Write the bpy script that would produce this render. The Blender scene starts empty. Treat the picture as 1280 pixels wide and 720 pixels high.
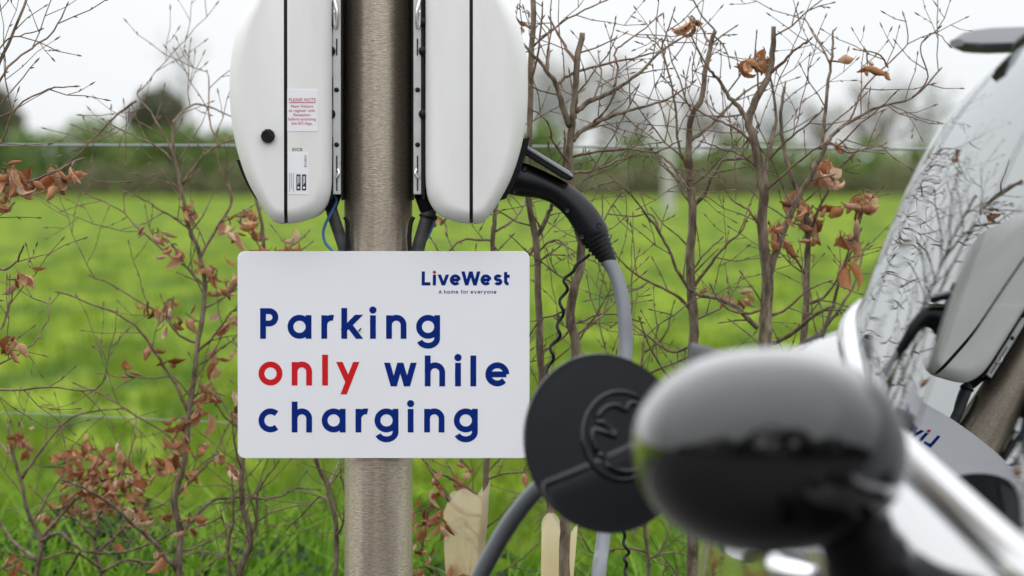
import bpy, bmesh, math, random
import numpy as np
from mathutils import Vector, Matrix, Quaternion
from math import sin, cos, pi, radians, atan2, sqrt, exp
random.seed(7)
S = bpy.context.scene
COL = S.collection

# ------------------------------------------------------------------ camera, sky, sun, exposure
F = 7130.0                       # focal length in photo pixels (1280 wide): a 200 mm lens
PITCH = math.atan((360 - 195) / F)
CAM = Vector((0, 0, 1.2))
cam = bpy.data.cameras.new('camera')
co = bpy.data.objects.new('camera', cam); COL.objects.link(co)
co.location = CAM; co.rotation_euler = (pi / 2 - PITCH, 0, 0)
cam.sensor_width = 36; cam.lens = 36 * F / 1280
cam.clip_start = .1; cam.clip_end = 3000
cam.dof.use_dof = True; cam.dof.focus_distance = 7.97; cam.dof.aperture_fstop = 8.8
S.camera = co
SUN_ELEV, SUN_AZ = radians(48), radians(215)     # azimuth from +Y clockwise: behind and left of the camera
w = bpy.data.worlds.new('World'); S.world = w; w.use_nodes = True
nt = w.node_tree; nt.nodes.clear()
sky = nt.nodes.new('ShaderNodeTexSky'); sky.sky_type = 'NISHITA'; sky.sun_disc = False
sky.sun_elevation = SUN_ELEV; sky.sun_rotation = SUN_AZ
tc = nt.nodes.new('ShaderNodeTexCoord')
mpn = nt.nodes.new('ShaderNodeMapping'); mpn.inputs['Scale'].default_value = (1.5, 1.5, 5)
nz = nt.nodes.new('ShaderNodeTexNoise'); nz.inputs['Scale'].default_value = 1.6; nz.inputs['Detail'].default_value = 6
cr = nt.nodes.new('ShaderNodeValToRGB')
cr.color_ramp.elements[0].position = .3; cr.color_ramp.elements[0].color = (7.4, 7.7, 8.0, 1)
cr.color_ramp.elements[1].position = .7; cr.color_ramp.elements[1].color = (8.4, 8.55, 8.7, 1)
mx = nt.nodes.new('ShaderNodeMix'); mx.data_type = 'RGBA'; mx.inputs[0].default_value = .94
bg = nt.nodes.new('ShaderNodeBackground'); bg.inputs['Strength'].default_value = .1
ow = nt.nodes.new('ShaderNodeOutputWorld')
L = nt.links.new
L(tc.outputs['Generated'], mpn.inputs['Vector']); L(mpn.outputs[0], nz.inputs['Vector']); L(nz.outputs['Fac'], cr.inputs[0])
sx_ = nt.nodes.new('ShaderNodeSeparateXYZ'); mr = nt.nodes.new('ShaderNodeMapRange')
mr.inputs[1].default_value = 0; mr.inputs[2].default_value = 1; mr.inputs[3].default_value = 1.0; mr.inputs[4].default_value = 2.4
sc_ = nt.nodes.new('ShaderNodeMix'); sc_.data_type = 'RGBA'; sc_.blend_type = 'MULTIPLY'; sc_.inputs[0].default_value = 1
L(tc.outputs['Generated'], sx_.inputs[0]); L(sx_.outputs[2], mr.inputs[0]); L(cr.outputs[0], sc_.inputs[6]); L(mr.outputs[0], sc_.inputs[7])
L(sky.outputs[0], mx.inputs[6]); L(sc_.outputs[2], mx.inputs[7]); L(mx.outputs[2], bg.inputs['Color']); L(bg.outputs[0], ow.inputs[0])
sl = bpy.data.lights.new('sun', 'SUN'); sl.energy = .6; sl.angle = radians(120); sl.color = (1, .97, .92)
so = bpy.data.objects.new('sun', sl); COL.objects.link(so)
sd = Vector((sin(SUN_AZ) * cos(SUN_ELEV), cos(SUN_AZ) * cos(SUN_ELEV), sin(SUN_ELEV)))
so.rotation_euler = sd.to_track_quat('Z', 'Y').to_euler()
so.location = sd * 30
vs = S.view_settings; vs.view_transform = 'Standard'; vs.look = 'None'; vs.gamma = 1; vs.use_curve_mapping = False
vs.exposure = .26
S.render.engine = 'CYCLES'
S.cycles.use_denoising = True
S.cycles.max_bounces = 8; S.cycles.transparent_max_bounces = 12
S.cycles.caustics_reflective = False; S.cycles.caustics_refractive = False

# ------------------------------------------------------------------ helpers
CP, SP = cos(PITCH), sin(PITCH)
def ray(u, v):
    a, b = (u - 640) / F, -(v - 360) / F
    return Vector((a, CP + b * SP, -SP + b * CP))
def P(u, v, Y):
    d = ray(u, v); return CAM + d * (Y / d.y)
def on_plane(u, v, c, n):
    d = ray(u, v); return CAM + d * ((c - CAM).dot(n) / d.dot(n))

MATS = {}
def mat(name, col, rough=.5, metal=0, noise=None, coat=0, bump=None, spec=.5, sss=0, coords='Object', attr=None, rnd=None, trans=None):
    """principled material; noise=(scale vec or float, colour2, detail, lo, hi); bump=(scale, strength)"""
    if name in MATS: return MATS[name]
    m = bpy.data.materials.new(name); m.use_nodes = True
    t = m.node_tree; p = t.nodes['Principled BSDF']
    p.inputs['Base Color'].default_value = (*col, 1); p.inputs['Roughness'].default_value = rough
    p.inputs['Metallic'].default_value = metal; p.inputs['Coat Weight'].default_value = coat
    p.inputs['Coat Roughness'].default_value = .03
    p.inputs['Specular IOR Level'].default_value = spec
    lk = t.links.new
    src = None
    def coord(scale):
        c = t.nodes.new('ShaderNodeTexCoord'); mp = t.nodes.new('ShaderNodeMapping')
        mp.inputs['Scale'].default_value = scale if hasattr(scale, '__len__') else (scale,) * 3
        lk(c.outputs[coords], mp.inputs[0]); return mp.outputs[0]
    if noise:
        sc, c2, det, lo, hi = noise
        n = t.nodes.new('ShaderNodeTexNoise'); n.inputs['Scale'].default_value = 1; n.inputs['Detail'].default_value = det
        n.inputs['Roughness'].default_value = .65
        lk(coord(sc), n.inputs['Vector'])
        r = t.nodes.new('ShaderNodeValToRGB'); r.color_ramp.elements[0].position = lo; r.color_ramp.elements[1].position = hi
        r.color_ramp.elements[0].color = (*col, 1); r.color_ramp.elements[1].color = (*c2, 1)
        lk(n.outputs['Fac'], r.inputs[0]); src = r.outputs[0]
    if attr or rnd:
        # second colour mixed in by a per-blade attribute or by the object's own random number
        cols = attr[1] if attr else rnd
        if attr:
            a = t.nodes.new('ShaderNodeAttribute'); a.attribute_name = attr[0]; f = a.outputs['Fac']
        else:
            a = t.nodes.new('ShaderNodeObjectInfo'); f = a.outputs['Random']
        r2 = t.nodes.new('ShaderNodeValToRGB'); el = r2.color_ramp.elements
        while len(el) < len(cols): el.new(.5)
        for i, c in enumerate(cols):
            el[i].position = i / (len(cols) - 1); el[i].color = (*c, 1)
        lk(f, r2.inputs[0])
        if src:
            mm = t.nodes.new('ShaderNodeMix'); mm.data_type = 'RGBA'; mm.blend_type = 'MULTIPLY'; mm.inputs[0].default_value = 1
            lk(src, mm.inputs[6]); lk(r2.outputs[0], mm.inputs[7]); src = mm.outputs[2]
        else: src = r2.outputs[0]
    if src: lk(src, p.inputs['Base Color'])
    if bump:
        n = t.nodes.new('ShaderNodeTexNoise'); n.inputs['Scale'].default_value = 1; n.inputs['Detail'].default_value = 4
        lk(coord(bump[0]), n.inputs['Vector'])
        b = t.nodes.new('ShaderNodeBump'); b.inputs['Strength'].default_value = bump[1]; b.inputs['Distance'].default_value = bump[2] if len(bump) > 2 else .002
        lk(n.outputs['Fac'], b.inputs['Height']); lk(b.outputs[0], p.inputs['Normal'])
    if trans:
        tb = t.nodes.new('ShaderNodeBsdfTranslucent'); mix = t.nodes.new('ShaderNodeMixShader'); mix.inputs[0].default_value = trans
        if src: lk(src, tb.inputs[0])
        else: tb.inputs[0].default_value = (*col, 1)
        lk(p.outputs[0], mix.inputs[1]); lk(tb.outputs[0], mix.inputs[2]); lk(mix.outputs[0], t.nodes['Material Output'].inputs[0])
    MATS[name] = m
    return m

class MB:
    def __init__(self): self.v = []; self.f = []
    def add(self, vs, fs):
        o = len(self.v); self.v += [tuple(x) for x in vs]; self.f += [tuple(i + o for i in f) for f in fs]; return self
    def box(self, c, d, R=None):
        c = Vector(c); h = Vector(d) / 2; vs = []
        for x in (-1, 1):
            for y in (-1, 1):
                for z in (-1, 1):
                    q = Vector((x * h.x, y * h.y, z * h.z))
                    if R: q = R @ q
                    vs.append(c + q)
        return self.add(vs, [(0, 1, 3, 2), (4, 6, 7, 5), (0, 4, 5, 1), (2, 3, 7, 6), (0, 2, 6, 4), (1, 5, 7, 3)])
    def tube(self, pts, r, n=8, cap=True):
        pts = [Vector(p) for p in pts]; m = len(pts)
        if not hasattr(r, '__len__'): r = [r] * m
        tg = [(pts[min(i + 1, m - 1)] - pts[max(i - 1, 0)]).normalized() for i in range(m)]
        ref = Vector((0, 0, 1)) if abs(tg[0].z) < .9 else Vector((1, 0, 0))
        a = tg[0].cross(ref).normalized(); vs = []
        for i in range(m):
            if i: a = (a - tg[i] * a.dot(tg[i])).normalized()
            b = tg[i].cross(a)
            for k in range(n):
                t = 2 * pi * k / n; vs.append(pts[i] + (a * cos(t) + b * sin(t)) * r[i])
        fs = [(i * n + k, i * n + (k + 1) % n, (i + 1) * n + (k + 1) % n, (i + 1) * n + k) for i in range(m - 1) for k in range(n)]
        if cap: fs += [tuple(range(n))[::-1], tuple(range((m - 1) * n, m * n))]
        return self.add(vs, fs)
    def lathe(self, prof, M, n=32):
        """prof [(r, h)] turned about local z of M"""
        vs = []; m = len(prof)
        for r, h in prof:
            for k in range(n):
                t = 2 * pi * k / n; vs.append(M @ Vector((r * cos(t), r * sin(t), h)))
        fs = [(i * n + k, i * n + (k + 1) % n, (i + 1) * n + (k + 1) % n, (i + 1) * n + k) for i in range(m - 1) for k in range(n)]
        fs += [tuple(range(n))[::-1], tuple(range((m - 1) * n, m * n))]
        return self.add(vs, fs)
    def build(self, name, m, parent=None, smooth=True, origin=None, angle=None):
        me = bpy.data.meshes.new(name)
        o0 = Vector(origin) if origin is not None else (ORG.get(parent.name, Vector()) if parent else Vector())
        me.from_pydata([tuple(Vector(v) - o0) for v in self.v], [], self.f); me.update()
        me.materials.append(m)
        if smooth:
            me.shade_smooth()
            if angle is not None: me.set_sharp_from_angle(angle=radians(angle))
        o = bpy.data.objects.new(name, me); COL.objects.link(o)
        if parent: o.parent = parent; ORG[o.name] = o0
        else: o.location = o0
        return o
ORG = {}
def tag(o, label=None, cat=None, group=None, kind=None):
    for k, v in (('label', label), ('category', cat), ('group', group), ('kind', kind)):
        if v: o[k] = v
    return o
def thing(name, label, cat, loc, group=None):
    o = bpy.data.objects.new(name, None); COL.objects.link(o); o.location = loc; o.empty_display_size = .1
    ORG[o.name] = Vector(loc)
    return tag(o, label, cat, group)
def catmull(p, k=6):
    p = [Vector(q) for q in p]; out = []
    for i in range(len(p) - 1):
        a, b, c, d = p[max(i - 1, 0)], p[i], p[i + 1], p[min(i + 2, len(p) - 1)]
        for j in range(k):
            t = j / k
            out.append(.5 * ((2 * b) + (c - a) * t + (2 * a - 5 * b + 4 * c - d) * t * t + (3 * b - a - 3 * c + d) * t ** 3))
    out.append(p[-1]); return out
def lerpr(a, b, n): return [a + (b - a) * i / (n - 1) for i in range(n)]

# ------------------------------------------------------------------ materials
M_white = mat('white_plastic', (.82, .815, .795), .42, noise=((14, 14, 3), (.72, .71, .68), 6, .42, .82), bump=(900, .08, .0004))
M_black = mat('black_rubber', (.006, .006, .007), .45, spec=.25)
M_plug = mat('black_moulded_plastic', (.005, .0055, .008), .34, spec=.3, bump=(1500, .15, .0003))
M_steel = mat('stainless_steel', (.80, .79, .77), .3, .85, noise=((60, 60, 14), (.30, .19, .12), 5, .62, .78), bump=(60, .25, .001))
M_cable = mat('grey_cable_sheath', (.14, .148, .165), .4)
M_cond = mat('charcoal_conduit', (.05, .05, .055), .5, noise=((20, 20, 60), (.085, .085, .09), 4, .4, .7))
M_blue = mat('blue_wire', (.05, .17, .42), .4)
M_post = mat('weathered_steel_post', (.66, .575, .475), .36, .78, noise=((150, 150, 560), (.46, .385, .30), 6, .40, .64), bump=((120, 120, 560), .5, .0006), rnd=None)
M_sign = mat('white_sign_sheet', (.86, .86, .905), .3, noise=((4, 4, 4), (.83, .83, .87), 3, .4, .7))
M_navy = mat('navy_print', (.001, .020, .185), .6, spec=.1)
M_red = mat('red_print', (.60, .012, .018), .6, spec=.15)
M_pink = mat('crimson_print', (.5, .02, .1), .4)
M_ink = mat('black_print', (.02, .02, .025), .5)
M_label = mat('white_sticker', (.84, .84, .86), .35)
M_gloss = mat('gloss_black_paint', (.0015, .0015, .002), .05, coat=.7)
M_gloss.node_tree.nodes['Principled BSDF'].inputs['IOR'].default_value = 1.5
M_flap = mat('dark_glossy_flap', (.003, .0045, .008), .035)
M_satin = mat('satin_black_trim', (.005, .005, .006), .42, spec=.25)
M_paint = mat('black_car_paint', (.003, .003, .004), .05, coat=1)
M_paint.node_tree.nodes['Principled BSDF'].inputs['IOR'].default_value = 1.7
M_chrome = mat('chrome_trim', (.8, .8, .82), .08, 1)
M_dark = mat('dark_cabin', (.02, .02, .022), .7)
M_grey = mat('silver_grey_plastic', (.30, .31, .33), .4)
M_bark = mat('beech_bark', (.075, .054, .037), .75, spec=.2, noise=((90, 90, 30), (.29, .23, .165), 5, .38, .7), bump=(160, .5, .001))
M_twig = mat('reddish_twig', (.105, .06, .042), .55, spec=.25, noise=((60, 60, 60), (.25, .165, .12), 3, .4, .65))
M_leaf = mat('dead_beech_leaf', (1, 1, 1), .5, spec=.3, noise=((60, 60, 60), (.55, .5, .48), 4, .35, .75),
             rnd=[(.30, .11, .04), (.48, .21, .09), (.56, .29, .15), (.36, .12, .04), (.72, .46, .27), (.50, .20, .07), (.82, .62, .44), (.44, .18, .08)], trans=.3)
M_guard = mat('translucent_tree_guard', (.93, .84, .62), .45, noise=((11, 11, 11), (.78, .58, .32), 3, .52, .8), trans=.65)

# ------------------------------------------------------------------ ground, car park, kerb
def bank(y):
    t = min(max((y - 8.05) / .7, 0), 1); a = .22 * t * t * (3 - 2 * t)
    t2 = min(max((y - 10) / 7, 0), 1); return a - .22 * t2 * t2 * (3 - 2 * t2)
M_field = mat('spring_pasture', (.05, .10, .008), .9, spec=.05, noise=((1.8, .3, 1), (.19, .265, .018), 8, .43, .57), bump=(6, .6, .05))
g = MB()
ys = [-300, -80, 0, 5, 7.6, 8.0] + [8.05 + i * .1 for i in range(1, 25)] + [11 + i * .5 for i in range(14)] + [20, 40, 80, 120, 170, 300, 700, 1500]
xs = [-900, -200, -60, -20, -8, -4, -2, -1, 0, 1, 2, 4, 8, 20, 60, 200, 900]
for y in ys:
    for x in xs: g.v.append((x, y, (-.03 if y < 8.03 else bank(y))))
n = len(xs)
g.f = [(j * n + i, j * n + i + 1, (j + 1) * n + i + 1, (j + 1) * n + i) for j in range(len(ys) - 1) for i in range(n - 1)]
tag(g.build('ground', M_field), kind='structure')
M_soil = mat('shaded_soil', (.035, .028, .018), .95, noise=((5, 5, 5), (.06, .085, .02), 6, .42, .66), bump=(30, .8, .02))  # soil whose dark tone also puts in the deep shadow among the grass
g = MB(); yb = [8.06 + i * .1 for i in range(30)]; xb = [-6 + i * .5 for i in range(25)]
g.v = [(x, y, bank(y) + .004) for y in yb for x in xb]
g.f = [(j * 25 + i, j * 25 + i + 1, (j + 1) * 25 + i + 1, (j + 1) * 25 + i) for j in range(29) for i in range(24)]
tag(g.build('hedge_bank', M_soil), kind='structure')
M_tar = mat('asphalt', (.05, .048, .045), .85, noise=((180, 180, 180), (.10, .095, .09), 4, .5, .75), bump=(220, .6, .004))
t_ = MB(); t_.box((0, -28.2, -.012), (420, 72, .024)); tag(t_.build('car_park', M_tar, smooth=False), kind='structure')
M_conc = mat('concrete_kerb', (.36, .35, .33), .85, noise=((30, 30, 30), (.27, .26, .245), 5, .4, .7))
kb = thing('kerb', None, None, (0, 7.87, 0)); tag(kb, kind='structure')
for i in range(-5, 6):
    k = MB(); k.box((i * .915, 7.875, .045), (.907, .125, .15)); o = k.build('kerb_stone', M_conc, kb, smooth=False)
    bv = o.modifiers.new('bevel', 'BEVEL'); bv.width = .012; bv.segments = 2

# ------------------------------------------------------------------ post
YC = 8.25; PX = YC / F                  # metres per photo pixel at the post
pc = P(473, 443, YC); R_POST = 42.6 * PX
m = MB()
n = 64
prof = [(R_POST, -.3), (R_POST, .5), (R_POST, 1.0), (R_POST, 1.4), (R_POST, 1.735), (R_POST + .002, 1.736), (R_POST + .002, 1.752), (R_POST * .8, 1.762), (.004, 1.768)]
m.lathe(prof, Matrix.Translation((pc.x, YC, 0)), n)
tag(m.build('metal_post', M_post, origin=(pc.x, YC, .1), angle=40),
    'round weathered steel post carrying the two white chargers and the parking sign', 'post')

_t = M_post.node_tree; _p = _t.nodes['Principled BSDF']; _s = _p.inputs['Base Color'].links[0].from_socket
_c = _t.nodes.new('ShaderNodeTexCoord'); _m = _t.nodes.new('ShaderNodeMapping'); _m.inputs['Scale'].default_value = (38, 38, 1.3)
_n = _t.nodes.new('ShaderNodeTexNoise'); _n.inputs['Detail'].default_value = 5; _n.inputs['Scale'].default_value = 1
_r = _t.nodes.new('ShaderNodeValToRGB'); _r.color_ramp.elements[0].position = .36; _r.color_ramp.elements[1].position = .62
_r.color_ramp.elements[0].color = (.66, .62, .60, 1); _r.color_ramp.elements[1].color = (1, 1, 1, 1)
_x = _t.nodes.new('ShaderNodeMix'); _x.data_type = 'RGBA'; _x.blend_type = 'MULTIPLY'; _x.inputs[0].default_value = 1
for a_, b_ in ((_c.outputs['Object'], _m.inputs[0]), (_m.outputs[0], _n.inputs['Vector']), (_n.outputs['Fac'], _r.inputs[0]), (_s, _x.inputs[6]), (_r.outputs[0], _x.inputs[7]), (_x.outputs[2], _p.inputs['Base Color'])): _t.links.new(a_, b_)
# ------------------------------------------------------------------ parking sign with its stroke lettering
YS = YC - R_POST - .0045
sc = P(479.5, 443.5, YS); SPX = YS / F
sign = thing('parking_sign', 'white rectangular sign reading Parking only while charging, fixed to the steel post', 'sign', (sc.x, YS, sc.z))
def rounded_rect(hw, hh, r, k=8):
    out = []
    for cx, cz, a0 in ((hw - r, hh - r, 0), (-hw + r, hh - r, 90), (-hw + r, -hh + r, 180), (hw - r, -hh + r, 270)):
        for i in range(k + 1):
            a = radians(a0 + 90 * i / k); out.append((cx + r * cos(a), cz + r * sin(a)))
    return out
def plate(outline, y0, y1, ox=0, oz=0, bev=0):
    """a flat plate in the x-z plane between y0 (front) and y1"""
    m = MB(); k = len(outline)
    rings = [(y0, bev), (y0 + bev, 0), (y1, 0)] if bev else [(y0, 0), (y1, 0)]
    for y, b in rings:
        for x, z in outline:
            l = sqrt(x * x + z * z) or 1
            m.v.append((ox + x - b * x / l, y, oz + z - b * z / l))
    q = len(rings)
    m.f = [(j * k + i, j * k + (i + 1) % k, (j + 1) * k + (i + 1) % k, (j + 1) * k + i) for j in range(q - 1) for i in range(k)]
    m.f += [tuple(range(k))[::-1], tuple(range((q - 1) * k, q * k))]
    return m
HW, HH = 182.5 * SPX, 129.5 * SPX
plate(rounded_rect(HW, HH, 9 * SPX), YS, YS + .0035, sc.x, sc.z, .0006).build('panel', M_sign, sign, angle=30)
def arc(cx, cy, rx, a0, a1, ry=None, k=26):
    ry = ry or rx
    return [(cx + rx * cos(radians(a0 + (a1 - a0) * i / k)), cy + ry * sin(radians(a0 + (a1 - a0) * i / k))) for i in range(k + 1)]
def glyph(c, w):
    h = w / 2; r = .5 - h
    X = 1 - h
    arch = lambda x0, x1: [(x0, 0), (x0, .9 - 0)]
    def nn(x0, wd):      # arch of n, from stem x0 to right stem
        rr = (wd - w) / 2; cy = 1 - h - rr
        return arc(x0 + rr, cy, rr, 180, 0) + [(x0 + 2 * rr, 0)]
    if c == 'o': return [arc(.5, .5, r, 0, 360)], []
    if c == 'a': return [arc(.5, .5, r, 0, 360), [(X, 0), (X, .985)]], []
    if c == 'g': return [arc(.5, .5, r, 0, 360), [(X, .985), (X, .02)] + arc(.5, .02, r, 0, -158, .43 - h)], []
    if c == 'n': return [[(h, 0), (h, .98)], nn(h, .85)], []
    if c == 'm': return [[(h, 0), (h, .98)], nn(h, .8), nn(.8 - h, .8)], []
    if c == 'h': return [[(h, 0), (h, 1.285)], nn(h, .85)], []
    if c == 'r': return [[(h, 0), (h, .98)], arc(h + .31, 1 - h - .31, .31, 180, 76)], []
    if c == 'i': return [[(h, 0), (h, .98)]], [(h, 1.2, .15)]
    if c == 'k': return [[(h, 0), (h, 1.285)], [(h, .37), (.74, 1.0)], [(.34, .56), (.76, 0)]], []
    if c == 'P': return [[(h, 0), (h, 1.275)], [(h, 1.275 - h), (.38, 1.275 - h)] + arc(.38, .895, .38 - h, 90, -90)[1:] + [(h, .515 + h)]], []
    if c == 'l': return [[(h, 0), (h, 1.285)]], []
    if c == 'y': return [[(.13, .985), (.52, .13)], [(.84, .985), (.31, -.37)]], []
    if c == 'v': return [[(.13, .985), (.5, .06), (.87, .985)]], []
    if c == 'w': return [[(.12, .985), (.40, .08), (.675, .9), (.95, .08), (1.23, .985)]], []
    if c == 'W': return [[(.14, 1.27), (.48, .1), (.855, 1.15), (1.23, .1), (1.57, 1.27)]], []
    if c == 'e': return [arc(.5, .5, r, 0, 318), [(h + .03, .5), (1 - h - .0, .5)]], []
    if c == 'c': return [arc(.5, .5, r, 48, 312)], []
    if c == 'L': return [[(h, 0), (h, 1.27)], [(h, h), (.8, h)]], []
    if c == 's':
        q = (1 - w) / 4
        return [[(.40 + 1.35 * (x - .4), y) for x, y in arc(.4, .5 + q, q, 25, 270) + arc(.4, .5 - q, q, 90, -155)[1:]]], []
    if c == 't': return [[(.17, 1.22), (.17, .36)] + arc(.42, .36, .25, 180, 275, .36 - h)[1:], [(.17, .98 - h), (.54, .98 - h)]], []
    if c == 'A': return [[(.08, 0), (.5, 1.2), (.92, 0)], [(.2, .38), (.8, .38)]], []
    if c == 'f': return [[(.3, 0), (.3, .95)] + arc(.55, .95, .25, 180, 75)[1:], [(.05, .92), (.6, .92)]], []
    return [], []
WIDTH = dict(o=1, a=1, g=1, n=.85, m=1.4, h=.85, r=.5, i=.25, k=.87, P=.76, l=.25, y=.97, v=1, w=1.35, W=1.7, e=1, c=.96, L=.8, s=.8, t=.55, A=1, f=.6)
def ribbon(mb, pts, w, to3, lay):
    """a mitred flat stroke; LAY lifts it a hair above the strokes before it"""
    k = len(pts); vs = []
    closed = (Vector(pts[0]) - Vector(pts[-1])).length < 1e-6
    p = [Vector(q) for q in pts]
    for i in range(k):
        if closed: a, b = p[i] - p[i - 1 if i else k - 2], p[i + 1 if i < k - 1 else 1] - p[i]
        else: a, b = p[i] - p[max(i - 1, 0)], p[min(i + 1, k - 1)] - p[i]
        if a.length < 1e-9: a = b
        if b.length < 1e-9: b = a
        a.normalize(); b.normalize(); t = (a + b).normalized(); nn = Vector((-t.y, t.x))
        s = w / 2 / max(.35, nn.dot(Vector((-a.y, a.x))))
        vs += [to3(p[i] + nn * s, lay), to3(p[i] - nn * s, lay)]
    mb.add(vs, [(2 * i, 2 * i + 1, 2 * i + 3, 2 * i + 2) for i in range(k - 1)])
def disc(mb, c, r, to3, lay, n=24):
    mb.add([to3(Vector((c[0] + r * cos(2 * pi * i / n), c[1] + r * sin(2 * pi * i / n))), lay) for i in range(n)], [tuple(range(n))])
def letter(mb, c, u, vbase, size, w, dots=None, squash=1):
    """glyph C with left edge at photo x U, baseline at photo y VBASE and x-height SIZE px, printed on the sign"""
    st, ds = glyph(c, w)
    to3 = lambda q, lay: P(u + q.x * size * squash, vbase - q.y * size, YS) + Vector((0, -.00025 - .00006 * lay, 0))
    lay = 0
    for i, s in enumerate(st):
        if c in 'vwWA' or (c in 'ky' and i >= (1 if c == 'k' else 0)):      # slanted strokes, their ends cut level
            for a, b in zip(s, s[1:]):
                if abs(a[1] - b[1]) < .01: ribbon(mb, [a, b], w, to3, lay); lay += 1; continue
                if c in 'wvW': a, b = [(x + (1 if abs(y - .5) < 9 else 0) * 0, 1.0 * (1.27 if c == 'W' else .985) if y > .6 else 0.0) for x, y in (a, b)]
                hw_ = w / 2 * math.hypot(a[0] - b[0], a[1] - b[1]) / abs(a[1] - b[1])
                mb.add([to3(Vector((q[0] + sg * hw_, q[1])), lay) for q, sg in ((a, -1), (a, 1), (b, 1), (b, -1))], [(0, 1, 2, 3)]); lay += 1
        else: ribbon(mb, s, w, to3, lay); lay += 1
    for (x, y, r) in ds: disc(dots or mb, (x, y), r, to3, 4)
cx = lambda x: 280 + x / 2.4825
cy = lambda y: 300 + y / 2.4825
navy, red = MB(), MB()
LW = .245; SZ = 74.5 / 2.4825
for c, x in zip('Parking', (112, 197, 302, 364, 453, 503, 596)): letter(navy, c, cx(x), cy(306.5), SZ, LW)
for c, x in zip('only', (107, 210, 304.5, 348)): letter(red, c, cx(x), cy(451.5), SZ, LW)
for c, x in zip('while', (497, 623, 717, 764.5, 811)): letter(navy, c, cx(x), cy(454), SZ, LW)
for c, x in zip('charging', (107, 210, 303, 408, 467, 570, 621, 713)): letter(navy, c, cx(x), cy(597), SZ, LW)
navy.build('lettering', M_navy, sign, smooth=False)
red.build('lettering', M_red, sign, smooth=False)['label'] = 'red word only'
lg = lambda x: 520 + x / 9.143
logo, dot = MB(), MB()
for c, x in zip('LiveWest', (65, 192, 250, 386, 519, 736, 888, 1003)):
    letter(logo, c, lg(x), 320 + 336 / 9.143, 126 / 9.143, .29 if c != 'W' else .3, dots=dot)
logo.build('logo', M_navy, sign, smooth=False)
dot.build('logo_dot', M_red, sign, smooth=False)
tg, u = MB(), 260.0
for c in 'A home for everyone':
    if c == ' ': u += 20; continue
    letter(tg, c, lg(u), 320 + 430 / 9.143, 32 / 9.143, .22); u += (WIDTH[c] + .27) * 32
tg.build('tagline', M_navy, sign, smooth=False)
# a small fly resting on the sign
fl = P(450, 412, YS - .001)
fly = thing('fly', 'tiny dark fly resting on the sign by the letter k', 'insect', fl)
m = MB(); m.lathe([(.0003, -.0035), (.0010, -.002), (.0012, 0), (.0008, .0012), (.0010, .002), (.0003, .003)], Matrix.Translation(fl + Vector((0, -.0012, 0))) @ Matrix.Rotation(radians(35), 4, 'Y'), 10)
m.build('body', M_ink, fly)
for s in (-1, 1):
    m = MB(); a = fl + Vector((.0003, -.0016, .0012)); m.add([a, a + Vector((s * .0016 - .002, -.0003, -.003)), a + Vector((s * .0006 - .0024, -.0001, -.0042))], [(0, 1, 2)]); m.build('wing', M_grey, fly, smooth=False)

# ------------------------------------------------------------------ the two wall chargers
HWID = .098                              # half the charger's width, across the line of sight
YF = YC - HWID
def smooth_outline(pts, k=5):
    n = len(pts); out = []; p = [Vector(q) for q in pts]
    for i in range(n):
        a, b, c, d = p[i - 1], p[i], p[(i + 1) % n], p[(i + 2) % n]
        for j in range(k):
            t = j / k
            out.append(.5 * ((2 * b) + (c - a) * t + (2 * a - 5 * b + 4 * c - d) * t * t + (3 * b - a - 3 * c + d) * t ** 3))
    return out
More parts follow.
